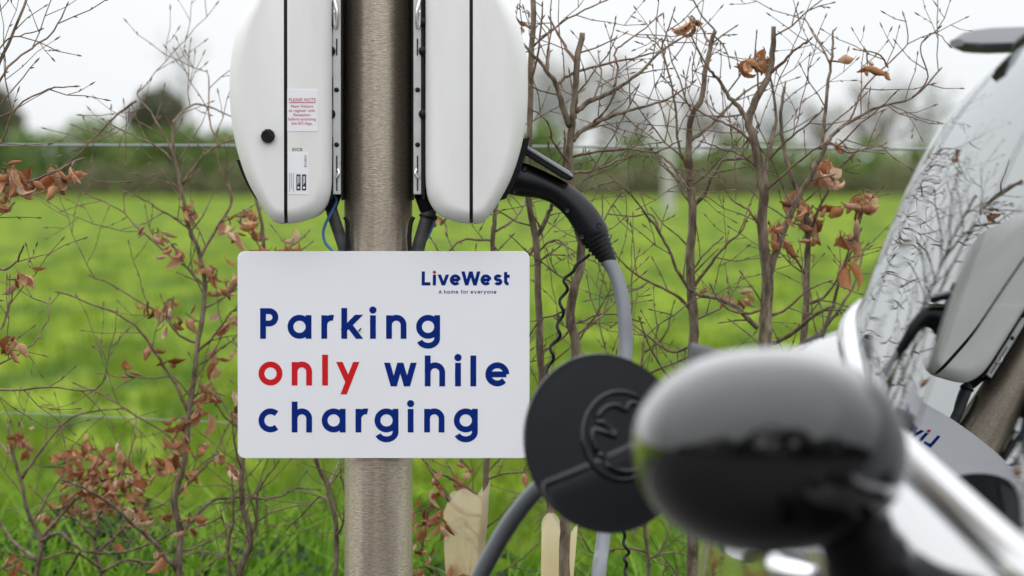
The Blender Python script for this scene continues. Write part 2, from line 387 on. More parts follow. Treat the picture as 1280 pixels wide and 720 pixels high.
# side outline of the right-hand unit, photo pixels measured from the post's axis (x) and image row (y)
OUT = [(58.5, -50), (58.5, 0), (58.5, 100), (58.5, 200), (59.3, 235), (64, 254), (76, 269), (95, 277), (115, 280), (128, 279), (138, 271), (152, 250), (166, 223), (177, 190), (184, 155), (187, 118),
       (186, 80), (180, 45), (169, 15), (152, -15), (132, -42), (117, -58), (98, -66), (76, -66), (63, -60)]
def inset(poly, d):
    d = abs(d); c = Vector((121, 107)); hx, hy = 65, 173
    return [Vector((c.x + (p.x - c.x) * (1 - d / hx), c.y + (p.y - c.y) * (1 - d / hy))) for p in poly]
def charger_body(sgn, lo=None, hi=None, shrink=0.0, hw=HWID):
    """closed rounded shell of the unit, cut to lo < x < hi (px from post axis)"""
    px = YF / F
    poly = smooth_outline(OUT)
    A = sum(poly[i].x * poly[(i + 1) % len(poly)].y - poly[(i + 1) % len(poly)].x * poly[i].y for i in range(len(poly)))
    dirn = 1 if A > 0 else -1
    rings = []
    RB = .022 / px
    for j in range(9):
        a = pi / 2 * j / 8
        rings.append((-hw + shrink + .026 * (1 - sin(a)), RB * (1 - cos(a))))
    rings = [(y, d) for y, d in rings[::-1]]
    full = [(y, d) for y, d in rings] + [(-y, d) for y, d in rings[::-1]]
    bm = bmesh.new(); prev = None; first = None
    for y, d in full:
        q = inset(poly, dirn * (d + shrink / px))
        ring = []
        for p in q:
            w_ = P(473 + sgn * p.x, p.y, YF)
            ring.append(bm.verts.new((w_.x, YC + y, w_.z)))
        if prev:
            for i in range(len(ring)): bm.faces.new((prev[i], prev[(i + 1) % len(ring)], ring[(i + 1) % len(ring)], ring[i]))
        else: first = ring
        prev = ring
    bm.faces.new(first[::-1]); bm.faces.new(prev)
    bmesh.ops.recalc_face_normals(bm, faces=bm.faces)
    for lim, side in ((lo, -1), (hi, 1)):
        if lim is None: continue
        w0 = P(473 + sgn * lim, 110, YF)
        nrm = Vector((sgn * side, 0, 0))
        r = bmesh.ops.bisect_plane(bm, geom=bm.verts[:] + bm.edges[:] + bm.faces[:], plane_co=w0, plane_no=nrm, clear_outer=True, clear_inner=False)
        ed = [e for e in r['geom_cut'] if isinstance(e, bmesh.types.BMEdge)]
        bmesh.ops.holes_fill(bm, edges=ed)
    bmesh.ops.triangulate(bm, faces=[f for f in bm.faces if len(f.verts) > 4])
    me = MB(); bm.verts.index_update()
    me.v = [tuple(v.co) for v in bm.verts]; me.f = [tuple(v.index for v in f.verts) for f in bm.faces]; bm.free()
    return me
def text_mesh(s, size, u, v, Y, m, parent, name, align='CENTER', rot=0, lift=.0004):
    c = bpy.data.curves.new(name, 'FONT'); c.body = s; c.size = size; c.align_x = align; c.space_line = .95
    o = bpy.data.objects.new('tmp', c); COL.objects.link(o)
    bpy.context.view_layer.update()
    me = bpy.data.meshes.new_from_object(o.evaluated_get(bpy.context.evaluated_depsgraph_get()))
    bpy.data.objects.remove(o)
    p = P(u, v, Y); p.y -= lift
    Mx = Matrix.Translation(p - ORG[parent.name]) @ Matrix.Rotation(rot, 4, 'Y') @ Matrix.Rotation(pi / 2, 4, 'X')
    me.transform(Mx); me.materials.clear(); me.materials.append(m)
    q = bpy.data.objects.new(name, me); COL.objects.link(q); q.parent = parent; ORG[q.name] = ORG[parent.name]
    return q
def charger(sgn, label):
    rt = thing('charging_unit', label, 'charger', (pc.x + sgn * .12, YC, P(473, 280, YF).z), 'white charging units on the post')
    seam = 116
    charger_body(sgn, hi=seam - 2.2).build('rear_shell', M_white, rt, angle=35)
    charger_body(sgn, lo=seam + 2.2).build('front_shell', M_white, rt, angle=35)
    charger_body(sgn, lo=seam - 2.4, hi=seam + 2.4, shrink=.0012).build('seam_gasket', M_black, rt, angle=35)
    X = lambda k: pc.x + sgn * k * PX
    Z = lambda v: P(473, v, YC).z
    def vbox(name, k0, k1, v0, v1, y0, y1, m_, bev=.001):
        b = MB(); b.box(((X(k0) + X(k1)) / 2, (y0 + y1) / 2, (Z(v0) + Z(v1)) / 2), (abs(X(k1) - X(k0)), y1 - y0, Z(v0) - Z(v1)))
        o = b.build(name, m_, rt, smooth=False)
        if bev: q = o.modifiers.new('bevel', 'BEVEL'); q.width = bev; q.segments = 2
        return o
    # backing: black gasket, bright stainless channel with screws, slots and hook, dark strip put in for the black shadow against the post
    vbox('backing_gasket', 55.6, 59.2, -40, 249, YC - .074, YC + .074, M_black)
    ch = vbox('steel_channel', 44.9, 55.4, -46, 243, YC - .070, YC + .070, M_steel, .0015)
    vbox('shadow_strip', 42.7, 44.7, -46, 250, YC - .066, YC + .03, M_satin)
    for v in (113, 181):
        b = MB(); b.lathe([(.0032, 0), (.0036, .002), (.0028, .0034), (.0004, .0038)], Matrix.Translation((X(50.2), YC - .0705, Z(v))) @ Matrix.Rotation(pi / 2, 4, 'X'), 12); b.build('screw', M_satin, ch)
    for v in (60, 205, 228):
        b = MB(); b.box((X(50), YC - .0703, Z(v)), (.0022, .0012, .024)); b.build('slot', M_ink, ch, smooth=False)
    hk = [(X(55), YC - .066, Z(-3)), (X(52), YC - .076, Z(6)), (X(49.4), YC - .079, Z(16)), (X(49.2), YC - .078, Z(28)), (X(50.6), YC - .076, Z(36)), (X(52.4), YC - .075, Z(30)), (X(52.6), YC - .075, Z(14))]
    b = MB(); b.tube(catmull(hk, 4), .0026, 8); b.build('latch_hook', M_steel, ch)
    b = MB(); b.tube(catmull([(X(49), YC - .073, Z(211)), (X(47), YC - .075, Z(217)), (X(51), YC - .074, Z(222))], 4), .0022, 8); b.build('clip', M_steel, ch)
    for v in (29, 65, 143):                        # black clips that show past the shell's back edge
        b = MB(); b.lathe([(.001, -.004), (.0075, -.003), (.0075, .003), (.001, .004)], Matrix.Translation((X(58), YF + .0255, Z(v))) @ Matrix.Rotation(pi / 2, 4, 'X'), 16); b.build('shell_clip', M_black, rt)
    # gland where the supply cable leaves
    b = MB(); b.lathe([(.012, -.014), (.0135, -.012), (.0135, .012), (.011, .016)], Matrix.Translation((X(60), YC - .03, Z(251))) @ Matrix.Rotation(sgn * radians(-20), 4, 'Y'), 16); b.build('cable_gland', M_black, rt)
    # socket frame let into the lower front of the unit (black edge seen from the side)
    fr = [(187.5, 172), (184.5, 185), (177.5, 209), (167, 233), (157, 250)] if sgn > 0 else [(178, 200), (173, 214), (165.5, 231), (156, 247), (153, 251)]
    b = MB(); vs_ = []
    for k_, v in fr:
        for y in (-.052, .052):
            for dk in (-8, 2.2 if sgn > 0 else 1.6): vs_.append(P(473 + sgn * (k_ + dk), v + (-1.2 if dk > 0 else 2), YF) * 1.0)
            for q in (-1, -2): vs_[q].y = YC + y
    b.v = [tuple(q) for q in vs_]
    for i in range(len(fr) - 1):
        o = i * 4; b.f += [(o + 1, o + 3, o + 7, o + 5), (o, o + 1, o + 5, o + 4), (o + 2, o + 6, o + 7, o + 3)]
    b.f += [(0, 2, 3, 1), tuple(len(fr) * 4 - 4 + q for q in (0, 1, 3, 2))]
    b.build('socket_frame', M_black, rt, smooth=False)
    return rt, X, Z
chl, XL, ZL = charger(-1, 'white curved charging unit left of the post, with red notice and round lock')
chr_, XR, ZR = charger(1, 'white curved charging unit right of the post, with a black plug in it')
# lock, stickers and print on the left unit
def flat_card(name, u0, v0, u1, v1, Y, m_, parent, lift=.0006):
    a, b = P(u0, v0, Y), P(u1, v1, Y); q = MB()
    q.box(((a.x + b.x) / 2, Y - lift / 2, (a.z + b.z) / 2), (abs(b.x - a.x), lift, abs(a.z - b.z)))
    return q.build(name, m_, parent, smooth=False)
lk_ = P(335, 170, YF)
b = MB(); b.lathe([(.0098, -.002), (.0105, .001), (.0100, .0065), (.0085, .0085), (.0070, .0085), (.0065, .007), (.0004, .007)], Matrix.Translation(lk_) @ Matrix.Rotation(pi / 2, 4, 'X'), 10); lock = b.build('lock', M_plug, chl, angle=30)
b = MB(); b.box(lk_ + Vector((.0035, -.0078, .0035)), (.0015, .002, .012), Matrix.Rotation(radians(-35), 3, 'Y')); b.build('key_slot', M_ink, lock, smooth=False)
n1 = flat_card('notice_sticker', 359, 112, 397, 164, YF, M_label, chl)
text_mesh('PLEASE NOTE', .0064, 377.8, 126.5, YF, M_pink, n1, 'print', lift=.001)
flat_card('print_underline', 361.5, 127.6, 394.5, 128.3, YF, M_pink, n1, .0012)
for i, s in enumerate(('New Visitors', 'to register with', 'Reception', 'before accessing', 'the EO App.')):
    text_mesh(s, .0060, 377.5, 134.4 + i * 5.35, YF, M_pink, n1, 'print', lift=.001)
text_mesh('EVC8', .0062, 371.5, 188.8, YF, M_ink, chl, 'print', lift=.0005)
n2 = flat_card('app_sticker', 360, 191, 385.5, 243, YF, M_label, chl)
text_mesh('EO-00331', .0044, 383.2, 209, YF, M_ink, n2, 'print', rot=-pi / 2, lift=.001, align='LEFT')
for u0 in (370.5, 377.5):
    q = flat_card('store_badge', u0, 218, u0 + 5.2, 238, YF, M_ink, n2, .0010)
    flat_card('badge_line', u0 + 1.3, 220, u0 + 2.0, 231, YF, M_label, q, .0014)
    flat_card('badge_line', u0 + 2.8, 220, u0 + 3.7, 229, YF, M_label, q, .0014)
    flat_card('badge_line', u0 + 1.4, 233.3, u0 + 3.8, 235.8, YF, M_label, q, .0014)
for i in range(3):
    flat_card('fine_print', 361.5 + i * 2.4, 216, 362.2 + i * 2.4, 240 - 4 * (i % 2), YF, M_grey, n2, .0010)

# socket lid, standing open above the plug, on the right unit
def strip3(name, quad, y0, y1, m_, parent, Y):
    q = MB()
    for y in (y0, y1):
        for (u, v) in quad: p = P(u, v, Y); q.v.append((p.x, y, p.z))
    n = len(quad)
    q.f = [tuple(range(n))[::-1], tuple(range(n, 2 * n))] + [(i, (i + 1) % n, n + (i + 1) % n, n + i) for i in range(n)]
    o = q.build(name, m_, parent, smooth=False); bv = o.modifiers.new('bevel', 'BEVEL'); bv.width = .0025; bv.segments = 3; return o
YP = YC - .045
lid = strip3('socket_lid', [(651, 177), (655, 181), (714, 217), (717, 223), (711, 226), (703, 223), (655, 193), (650, 190)], YC - .043, YC + .043, M_plug, chr_, YP)
strip3('lid_highlight', [(657, 180.5), (712, 214), (716.5, 220), (715, 221.5), (656, 184.5)], YC - .046, YC + .046, M_grey, lid, YP)  # pale strip laid on as the highlight along the lid's top edge

# ------------------------------------------------------------------ charging cable: plug, lead, cord, second plug
cab = thing('charging_cable', 'grey charging cable with black handled plug running from the right charger to the car', 'cable', P(700, 300, YC))
def sweep_plug(path, name, m_, parent, yc, squash=1.0):
    c = catmull([P(u, v, yc) for u, v, r in path], 5)
    rr = catmull([Vector((r, 0, 0)) for u, v, r in path], 5)
    q = MB(); q.tube(c, [x.x * yc / F for x in rr], 20); return q.build(name, m_, parent, angle=50)
YG = YC - .012
plug = sweep_plug([(633, 219, 21), (642, 222, 21.5), (658, 226, 20.5), (676, 231, 17.5), (695, 239, 16), (708, 248, 16.5), (719, 258, 17.3), (729, 270, 18.5), (737, 283, 19.3), (742, 292, 19.3), (746, 299, 17.5)], 'connector', M_plug, cab, YG)
# ribs of the boot, then screws in the handle's side
a0, a1 = P(743, 295, YG), P(762, 328, YG); d_ = (a1 - a0).normalized()
q = MB(); prof = []
Ln = (a1 - a0).length
for i in range(7):
    r = (18.6 - 8.2 * i / 6) * PX; h = Ln * i / 6.6
    prof += [(r, h), (r, h + Ln * .085), (r * .86, h + Ln * .09), (r * .86, h + Ln * .145)]
prof = [(.004, 0)] + prof + [(.0098, Ln)]
q.lathe(prof, Matrix.Translation(a0) @ d_.to_track_quat('Z', 'Y').to_matrix().to_4x4(), 24); q.build('boot', M_black, plug, angle=40)
for (u, v, dy) in ((656, 211, .0195), (644, 239, .0165), (703, 233, .0125), (709, 263, .0185), (749, 281, .0185), (727, 296, .0175)):
    p = P(u, v, YG); q = MB(); q.lathe([(.0033, .0), (.0033, .002), (.0026, .002), (.0024, .0006), (.0003, .0006)], Matrix.Translation((p.x, YG - dy - .0008, p.z)) @ Matrix.Rotation(pi / 2, 4, 'X'), 14); q.build('screw', M_ink, plug)
gz = .02
def W(x, y, z): return Vector((x, y, z))
lead = [P(758, 324, YG), P(768, 340, YG - .01), P(777, 368, YG - .03), P(781, 400, YG - .05), P(782, 440, YG - .07), P(779, 500, YG - .12), P(770, 570, YG - .2), P(759, 640, YG - .28), P(752, 690, YG - .34), P(747, 740, YG - .42),
        W(.10, 7.72, .35), W(.05, 7.55, .12), W(-.02, 7.35, gz), W(-.1, 7.1, gz), W(-.17, 6.9, gz), W(-.19, 6.72, .12), P(566, 800, 6.62), P(592, 738, 6.6), P(612, 697, 6.58), P(640, 650, 6.55), P(676, 607, 6.5), P(720, 575, 6.45), P(770, 560, 6.42), P(810, 556, 6.4)]
q = MB(); lc = catmull(lead, 10); q.tube(lc, .0103, 14); q.build('lead', M_cable, cab)
q = MB(); e0 = lead[-1]; q.tube(catmull([e0 + Vector((-.03, 0, 0)), e0, e0 + Vector((.05, .005, .0)), e0 + Vector((.12, .0, .005))], 5), [.012, .0125, .013, .014, .015, .017, .018, .019, .019, .019, .02, .021, .021, .021, .021, .021], 16); q.build('connector', M_plug, cab)
def cord(path, Y0, Y1, wave, turns, r=.0024):
    base = catmull([P(u, v, Y0 + (Y1 - Y0) * i / (len(path) - 1)) for i, (u, v) in enumerate(path)], 14)
    out = []; n = len(base)
    for i, p in enumerate(base):
        t = i / (n - 1); k = wave * min(1, 5 * t, 5 * (1 - t)) if turns else 0
        out.append(p + Vector((k * cos(2 * pi * turns * t), k * sin(2 * pi * turns * t), 0)))
    q = MB(); q.tube(out, r, 8); return q
cord([(737, 318), (722, 331), (711, 343), (707, 356), (704, 372), (701, 390), (700, 408), (695, 424), (690, 440), (687, 458), (687, 480), (695, 520)], YG, YG - .05, .0042, 6.5).build('tether_cord', M_black, cab)
cord([(778, 640), (779, 668), (784, 690), (781, 705), (786, 730), (782, 760), (790, 850)], 8.0, 7.95, .0025, 6).build('tether_cord', M_black, cab)

# conduits and wires under the units
def conduit(path, Y, r, label, cap_at=None):
    rt = thing('cable_conduit', label, 'conduit', P(*path[-1], Y), 'dark conduits behind the sign')
    q = MB(); q.tube(catmull([P(u, v, Y) for u, v in path], 5), r, 16); q.build('sleeve', M_cond, rt)
    return rt
conduit([(410, 244), (416, 268), (425, 295), (432, 318), (437, 345), (438, 420), (438, 520), (440, 560)], YC - .03, .0085, 'dark flexible conduit leaving the left charging unit beside a blue wire')
cR = conduit([(539, 244), (536, 262), (530, 285), (524, 305), (520, 325), (516, 350), (510, 420), (508, 560)], YC - .03, .0095, 'dark flexible conduit under the right charging unit, with a black cable tie')
p = P(533.5, 271, YC - .03); q = MB(); dd = (P(530, 285, YC) - P(536, 262, YC)).normalized()
q.lathe([(.0098, -.0022), (.0112, -.002), (.0112, .002), (.0098, .0022)], Matrix.Translation(p) @ dd.to_track_quat('Z', 'Y').to_matrix().to_4x4(), 18); q.box(p + Vector((.012, -.002, -.002)), (.006, .005, .006)); q.build('cable_tie', M_black, cR, angle=40)
def wire(path, Y, r, m_, name, label, cat):
    q = MB(); q.tube(catmull([P(u, v, Y) for u, v in path], 6), r, 10); return tag(q.build(name, m_, origin=P(*path[-1], Y)), label, cat)
wire([(414, 243), (420, 247), (420, 254), (414, 266), (407, 280), (404, 292), (407, 304), (414, 312), (420, 322)], YC - .05, .0021, M_blue, 'blue_wire', 'thin blue wire curling down from the left charging unit', 'wire')
wire([(543, 256), (543.5, 270), (541, 282), (535, 296), (528, 308), (524, 325)], YC - .03, .0019, M_blue, 'blue_wire', 'thin blue wire taped along the right conduit', 'wire')
wire([(431, 271), (434, 278), (434.5, 295), (434, 318), (440, 345)], YC - .045, .0033, M_black, 'black_strap', 'short black strap lying against the left edge of the post', 'strap')
wire([(517, 271), (513.5, 279), (511.5, 296), (512, 318), (508, 345)], YC - .045, .0033, M_black, 'black_strap', 'short black strap lying against the right edge of the post', 'strap')

# ------------------------------------------------------------------ the car (local frame: +y to its tail, -x its driver's side, turned 1.6 degrees)
YAW = radians(1.6); FLAP_Y = 3.2
CAR = Vector((1.05 + FLAP_Y * sin(YAW), 3.0, 0))
car = thing('parked_car', 'small glossy black hatchback with its round charging flap open beside the post', 'car', CAR)
car.rotation_euler = (0, 0, YAW); ORG['parked_car'] = Vector()
def to_car(p):
    d = Vector(p) - CAR; return Vector((d.x * cos(YAW) + d.y * sin(YAW), -d.x * sin(YAW) + d.y * cos(YAW), d.z))
def se_quadrant(wx, ly, n, k):
    """quarter of a superellipse from (0, ly) to (wx, 0), resampled to equal arc steps: k+1 points"""
    raw = []
    N = 500
    for i in range(N + 1):
        # mix of both axes so the sampling is even on the straight sides too
        t = i / N
        if t < .5: x = t * 2 * .92 * wx; y = ly * (1 - (x / wx) ** n) ** (1 / n)
        else:
            y1 = ly * (1 - .92 ** n) ** (1 / n); y = y1 * (1 - (t - .5) * 2); x = wx * (1 - (y / ly) ** n) ** (1 / n)
        raw.append((x, y))
    acc = [0]
    for a, b in zip(raw, raw[1:]): acc.append(acc[-1] + math.hypot(b[0] - a[0], b[1] - a[1]))
    out = []; j = 0
    for i in range(k + 1):
        s = acc[-1] * i / k
        while j < N - 1 and acc[j + 1] < s: j += 1
        f = (s - acc[j]) / max(1e-9, acc[j + 1] - acc[j]); f = min(max(f, 0), 1)
        out.append((raw[j][0] + (raw[j + 1][0] - raw[j][0]) * f, raw[j][1] + (raw[j + 1][1] - raw[j][1]) * f))
    return out
KQ = 56
YM = 2.25                                   # middle of the plan loops
def loop(wx, yf, yr, nf, nr):
    """closed plan loop, 4*KQ points: front centre -> driver's side (-x) -> tail -> far side -> front"""
    fq = se_quadrant(wx, YM - yf, nf, KQ); rq = se_quadrant(wx, yr - YM, nr, KQ)
    A = [(-x, YM - y) for x, y in fq]; B = [(-x, YM + y) for x, y in rq[::-1]]
    half = A[:-1] + B
    return half[:-1] + [(-x, y) for x, y in half[::-1]][:-1]
def sm(t): t = min(max(t, 0), 1); return t * t * (3 - 2 * t)
def rise(y): return .041 * min(max(y - 1.1, 0), 2.5) + .055 * sm((y - 2.9) / .7)            # the beltline kicks up towards the tail
ZB, ZT = .872, 1.345
def glass_ring(t):
    wx = .712 - .138 * t - .068 * t ** 5
    return [(x, y, ZB + (ZT - ZB) * t + rise(y) * (1 - t) - .045 * t * sm((abs(y - 2.3) - .2) / 1.2)) for x, y in [(x * (1 - .05 * sm((y - 2.3) / 1.3) * (1 - t)), y) for x, y in loop(wx, 1.02 + .62 * t, 3.60 - .16 * t, 11, 10)]]
TL = [i / 24 for i in range(25)]
GR = [glass_ring(t) for t in TL]
NN = 4 * KQ
def skin(rings, i0, i1, push=0, thick=0):
    """patch of the stacked rings from index i0 to i1 (inclusive), moved out by push, with thickness"""
    q = MB(); k = i1 - i0 + 1
    for layer in ([0, thick] if thick else [0]):
        for r in rings:
            for i in range(i0, i1 + 1):
                a, b = r[(i - 1) % NN], r[(i + 1) % NN]; t = Vector((b[0] - a[0], b[1] - a[1])).normalized()
                nrm = Vector((t.y, -t.x)) * -1
                # outward in plan: the loop runs front -> -x side -> tail, so outward is to the right of travel
                c = Vector((r[i % NN][0], r[i % NN][1]))
                out = nrm if nrm.dot(c - Vector((0, YM))) > 0 else -nrm
                c = c + out * (push - layer); q.v.append((c.x, c.y, r[i % NN][2]))
    m_ = len(rings); S0 = m_ * k
    for j in range(m_ - 1):
        for i in range(k - 1):
            o = j * k + i; q.f.append((o, o + k, o + k + 1, o + 1))
            if thick: q.f.append((S0 + o, S0 + o + 1, S0 + o + k + 1, S0 + o + k))
    if thick:
        for j in range(m_ - 1):
            for i in (0, k - 1):
                o = j * k + i; q.f.append((o, o + k, S0 + o + k, S0 + o))
        for i in range(k - 1):
            for j in (0, m_ - 1):
                o = j * k + i; q.f.append((o, o + 1, S0 + o + 1, S0 + o))
    return q
def window_mat(name, solid):
    m = bpy.data.materials.new(name); m.use_nodes = True; t = m.node_tree; t.nodes.clear()
    o = t.nodes.new('ShaderNodeOutputMaterial'); mix = t.nodes.new('ShaderNodeMixShader')
    tr = t.nodes.new('ShaderNodeBsdfDiffuse' if solid else 'ShaderNodeBsdfTransparent'); tr.inputs[0].default_value = (.006, .006, .007, 1) if solid else (.34, .38, .37, 1)
    gl = t.nodes.new('ShaderNodeBsdfGlossy'); gl.inputs['Roughness'].default_value = 0; gl.inputs[0].default_value = (.95, .97, .97, 1)
    fr = t.nodes.new('ShaderNodeFresnel'); fr.inputs[0].default_value = 2.9
    t.links.new(fr.outputs[0], mix.inputs[0]); t.links.new(tr.outputs[0], mix.inputs[1]); t.links.new(gl.outputs[0], mix.inputs[2]); t.links.new(mix.outputs[0], o.inputs[0])
    return m
M_glass = window_mat('tinted_window_glass', False); M_pillar = window_mat('gloss_black_pillar', True)
# index of a place on the driver's side (0..2*KQ); mirrored for the far side
def idx_y(y, r):  # ring index on the driver's side nearest to local y
    return min(range(KQ // 3, 2 * KQ - KQ // 3), key=lambda i: abs(r[i][1] - y) + (0 if r[i][0] < 0 else 9))
iA0, iA1 = 18, 23
iB0, iB1 = idx_y(2.28, GR[10]), idx_y(2.36, GR[10])
iC0 = idx_y(3.12, GR[10]); iC1 = 2 * KQ - 19
segs = [('windscreen', -iA0, iA0, 0), ('side_window', iA1, iB0, 0), ('side_window', iB1, iC0, 0), ('rear_window', iC1, 2 * NN // 2 - iC1, 0)]
parts = [('windscreen', -iA0, iA0), ('rear_window', iC1, NN - iC1)]
for i0, i1, nm in ((iA1, iB0, 'side_window'), (iB1, iC0, 'side_window')):
    parts += [(nm, i0, i1), (nm, NN - i1, NN - i0)]
for nm, i0, i1 in parts: skin(GR, i0, i1).build(nm, M_glass, car)
for i0, i1 in ((iA0, iA1), (iB0, iB1), (iC0, iC1)):
    for a, b in ((i0, i1), (NN - i1, NN - i0)): skin(GR, a, b, .0006, .03).build('pillar', M_pillar, car, angle=60)
# roof, its edge rail and the spoiler
def cap(ring, h, steps=9, drop=0):
    q = MB(); cx_, cy_ = 0, YM + .15
    for j in range(steps + 1):
        f = cos(pi / 2 * j / steps); hz = sin(pi / 2 * j / steps) * h
        for x, y, z in ring: q.v.append((cx_ + (x - cx_) * f, cy_ + (y - cy_) * f, z + hz + (1 - f) * (1.335 - z)))
    for j in range(steps):
        for i in range(NN): q.f.append((j * NN + i, j * NN + (i + 1) % NN, (j + 1) * NN + (i + 1) % NN, (j + 1) * NN + i))
    return q
rr_ = [(x * 1.006, YM + (y - YM) * 1.003, z + .003) for x, y, z in GR[-1]]
cap(rr_, .062).build('roof', M_paint, car)
q = MB(); q.tube([Vector(p) for p in rr_] + [Vector(rr_[0])], .004, 8, cap=False); q.build('roof_rail', M_satin, car)
# spoiler: a lip across the tail end of the roof
q = MB(); ks = 61
for i in range(ks):
    s = -1 + 2 * i / (ks - 1); x = s * .548; yb = 3.62 - .12 * s * s; zc = 1.338 - .012 * s * s
    th = sqrt(max(.06, 1 - (max(0, abs(s) - .94) / .06) ** 2))
    for y, z in ((yb - .22, zc - .003), (yb - .15, zc + .015), (yb - .02, zc + .015), (yb, zc + .006), (yb - .006, zc - .010), (yb - .10, zc - .013), (yb - .215, zc - .010)): q.v.append((x, yb - .1 + (y - yb + .1) * (.6 + .4 * th), zc + (z - zc) * th))
for i in range(ks - 1):
    for j in range(7): q.f.append((i * 7 + j, i * 7 + (j + 1) % 7, (i + 1) * 7 + (j + 1) % 7, (i + 1) * 7 + j))
q.f += [tuple(range(7)), tuple(range((ks - 1) * 7, ks * 7))[::-1]]
o = q.build('roof_spoiler', mat('grey_spoiler_plastic', (.10, .103, .11), .5), car, angle=35); bv = o.modifiers.new('bevel', 'BEVEL'); bv.width = .006; bv.segments = 3
# lower body as stacked plan loops
LV = DZ = ZB - .955
LV = [(.20, .74, .16, 3.72), (.26, .775, .08, 3.78), (.36, .80, .02, 3.83), (.48, .808, .00, 3.84), (.58, .812, .03, 3.83), (.66, .812, .10, 3.81), (.72, .81, .22, 3.79), (.77, .806, .38, 3.77), (.81, .80, .56, 3.75),
      (.845, .792, .74, 3.73), (.875, .783, .86, 3.71), (.90, .778, .93, 3.69), (.92, .771, .975, 3.665), (.935, .755, 1.0, 3.64), (.943, .736, 1.01, 3.62)]
LV = [(z + DZ * sm((z - .5) / .4), a, b, c) for z, a, b, c in LV]
WHL = [(.77, .30), (3.25, .30)]
def flare(y, z):
    b = 0
    for wy, r in WHL: b += .05 * exp(-((y - wy) / .36) ** 2) * sm((.96 - z) / .22)
    return b
BR = []
for z, wx, yf, yr in LV:
    ring = []
    for x, y in loop(wx, yf, yr, 7, 6):
        rz = rise(y) * sm((z - .55) / .34); k = 1 if abs(x) > .3 else abs(x) / .3
        ring.append((x + math.copysign(flare(y, z) * k, x) if x else 0, y, z + rz))
    BR.append(ring)
BR.append([(x * .985, YM + (y - YM) * .992, z - .002) for x, y, z in GR[0]])
q = skin(BR, 0, NN); k = NN + 1
keep = []
for f in q.f:
    c = sum((Vector(q.v[i]) for i in f), Vector()) / 4
    if any(abs(c.x) > .5 and math.hypot(c.y - wy, c.z - .3) < r + .025 for wy, r in WHL): continue
    keep.append(f)
q.f = keep
q.build('body', M_paint, car, angle=50)
q = MB(); q.box((0, 1.95, .26), (1.38, 2.0, .16)); q.box((0, 1.95, .86), (1.38, 2.3, .02)); q.build('cabin_floor', M_dark, car, smooth=False)
for sx in (-.36, .36):
    for sy in (2.05, 2.85):
        q = MB(); q.tube([(sx, sy, .9), (sx, sy + .06, 1.02), (sx, sy + .09, 1.08)], [.17, .16, .11], 14); q.tube([(sx, sy + .08, 1.1), (sx, sy + .10, 1.2), (sx, sy + .10, 1.24)], [.09, .1, .06], 12); q.build('seat', M_dark, car)
# belt mouldings
def belt(prof, name, m_):
    base = skin([GR[0]], 0, NN).v; rings = []
    k = NN + 1; rings = []
    q = MB()
    for dz, push in prof: q.v += skin([[(x, y, z + dz) for x, y, z in GR[0]]], 14, NN - 14, push).v
    k = NN - 27
    for j in range(len(prof) - 1):
        for i in range(k - 1): q.f.append((j * k + i, (j + 1) * k + i, (j + 1) * k + i + 1, j * k + i + 1))
    q.build(name, m_, car, angle=60)
belt([(-.016, -.005), (-.016, .007), (-.004, .009), (-.002, -.005)], 'rubber_seal', M_satin)
belt([(-.0012, -.006), (-.0012, .013), (.003, .0142), (.008, .0125), (.014, .0085), (.019, .003), (.021, -.006)], 'belt_moulding', M_chrome)
# wheel arch cladding and wheels
for wy, r in WHL:
    for sx in (-1, 1):
        q = MB(); pts = []
        for i in range(29):
            a = radians(-12 + 204 * i / 28); y, z = wy + (r + .03) * cos(a), .3 + (r + .03) * sin(a)
            pts.append((sx * (.808 + flare(y, z)), y, z))
        q.tube(pts, .034, 8); q.build('arch_cladding', M_satin, car)
        wl = MB(); Mw = Matrix.Translation((sx * .755, wy, .3)) @ Matrix.Rotation(sx * pi / 2, 4, 'Y')
        wl.lathe([(.2, -.1), (.27, -.1), (.297, -.085), (.30, -.04), (.30, .04), (.297, .08), (.275, .095), (.215, .098), (.205, .08)], Mw, 40); wh = wl.build('wheel', M_black, car, angle=40)
        rm = MB(); rm.lathe([(.205, .05), (.205, .09), (.195, .092), (.185, .06), (.06, .07), (.04, .085), (.005, .088)], Mw, 30); rm.build('rim', M_grey, wh, angle=35)
for sx in (-1, 1):
    q = MB(); q.lathe([(.11, -.03), (.105, .02), (.08, .045), (.004, .055)], Matrix.Translation((sx * .56, .16, .66)) @ Matrix.Rotation(pi / 2 - .5, 4, 'X') , 28); q.build('headlight', M_glass, car)
    q = MB(); q.box((sx * .60, 3.68, .78), (.14, .1, .2)); o = q.build('tail_light', mat('red_lens', (.35, .01, .01), .15, coat=1), car, smooth=False); bv = o.modifiers.new('bevel', 'BEVEL'); bv.width = .03; bv.segments = 4
    q = MB(); q.tube([(sx * .818, 2.02, .83), (sx * .845, 2.05, .835), (sx * .845, 2.18, .835), (sx * .818, 2.21, .83)], .011, 10); q.build('door_handle', M_chrome, car)
# tailgate gap on the rear shoulder
q = MB(); pts = []
i_gap = idx_y(3.42, BR[-2])
for r in BR[5:-1]: pts.append(Vector(r[i_gap]))
q.tube(pts, .0035, 6); q.build('tailgate_gap', M_ink, car)

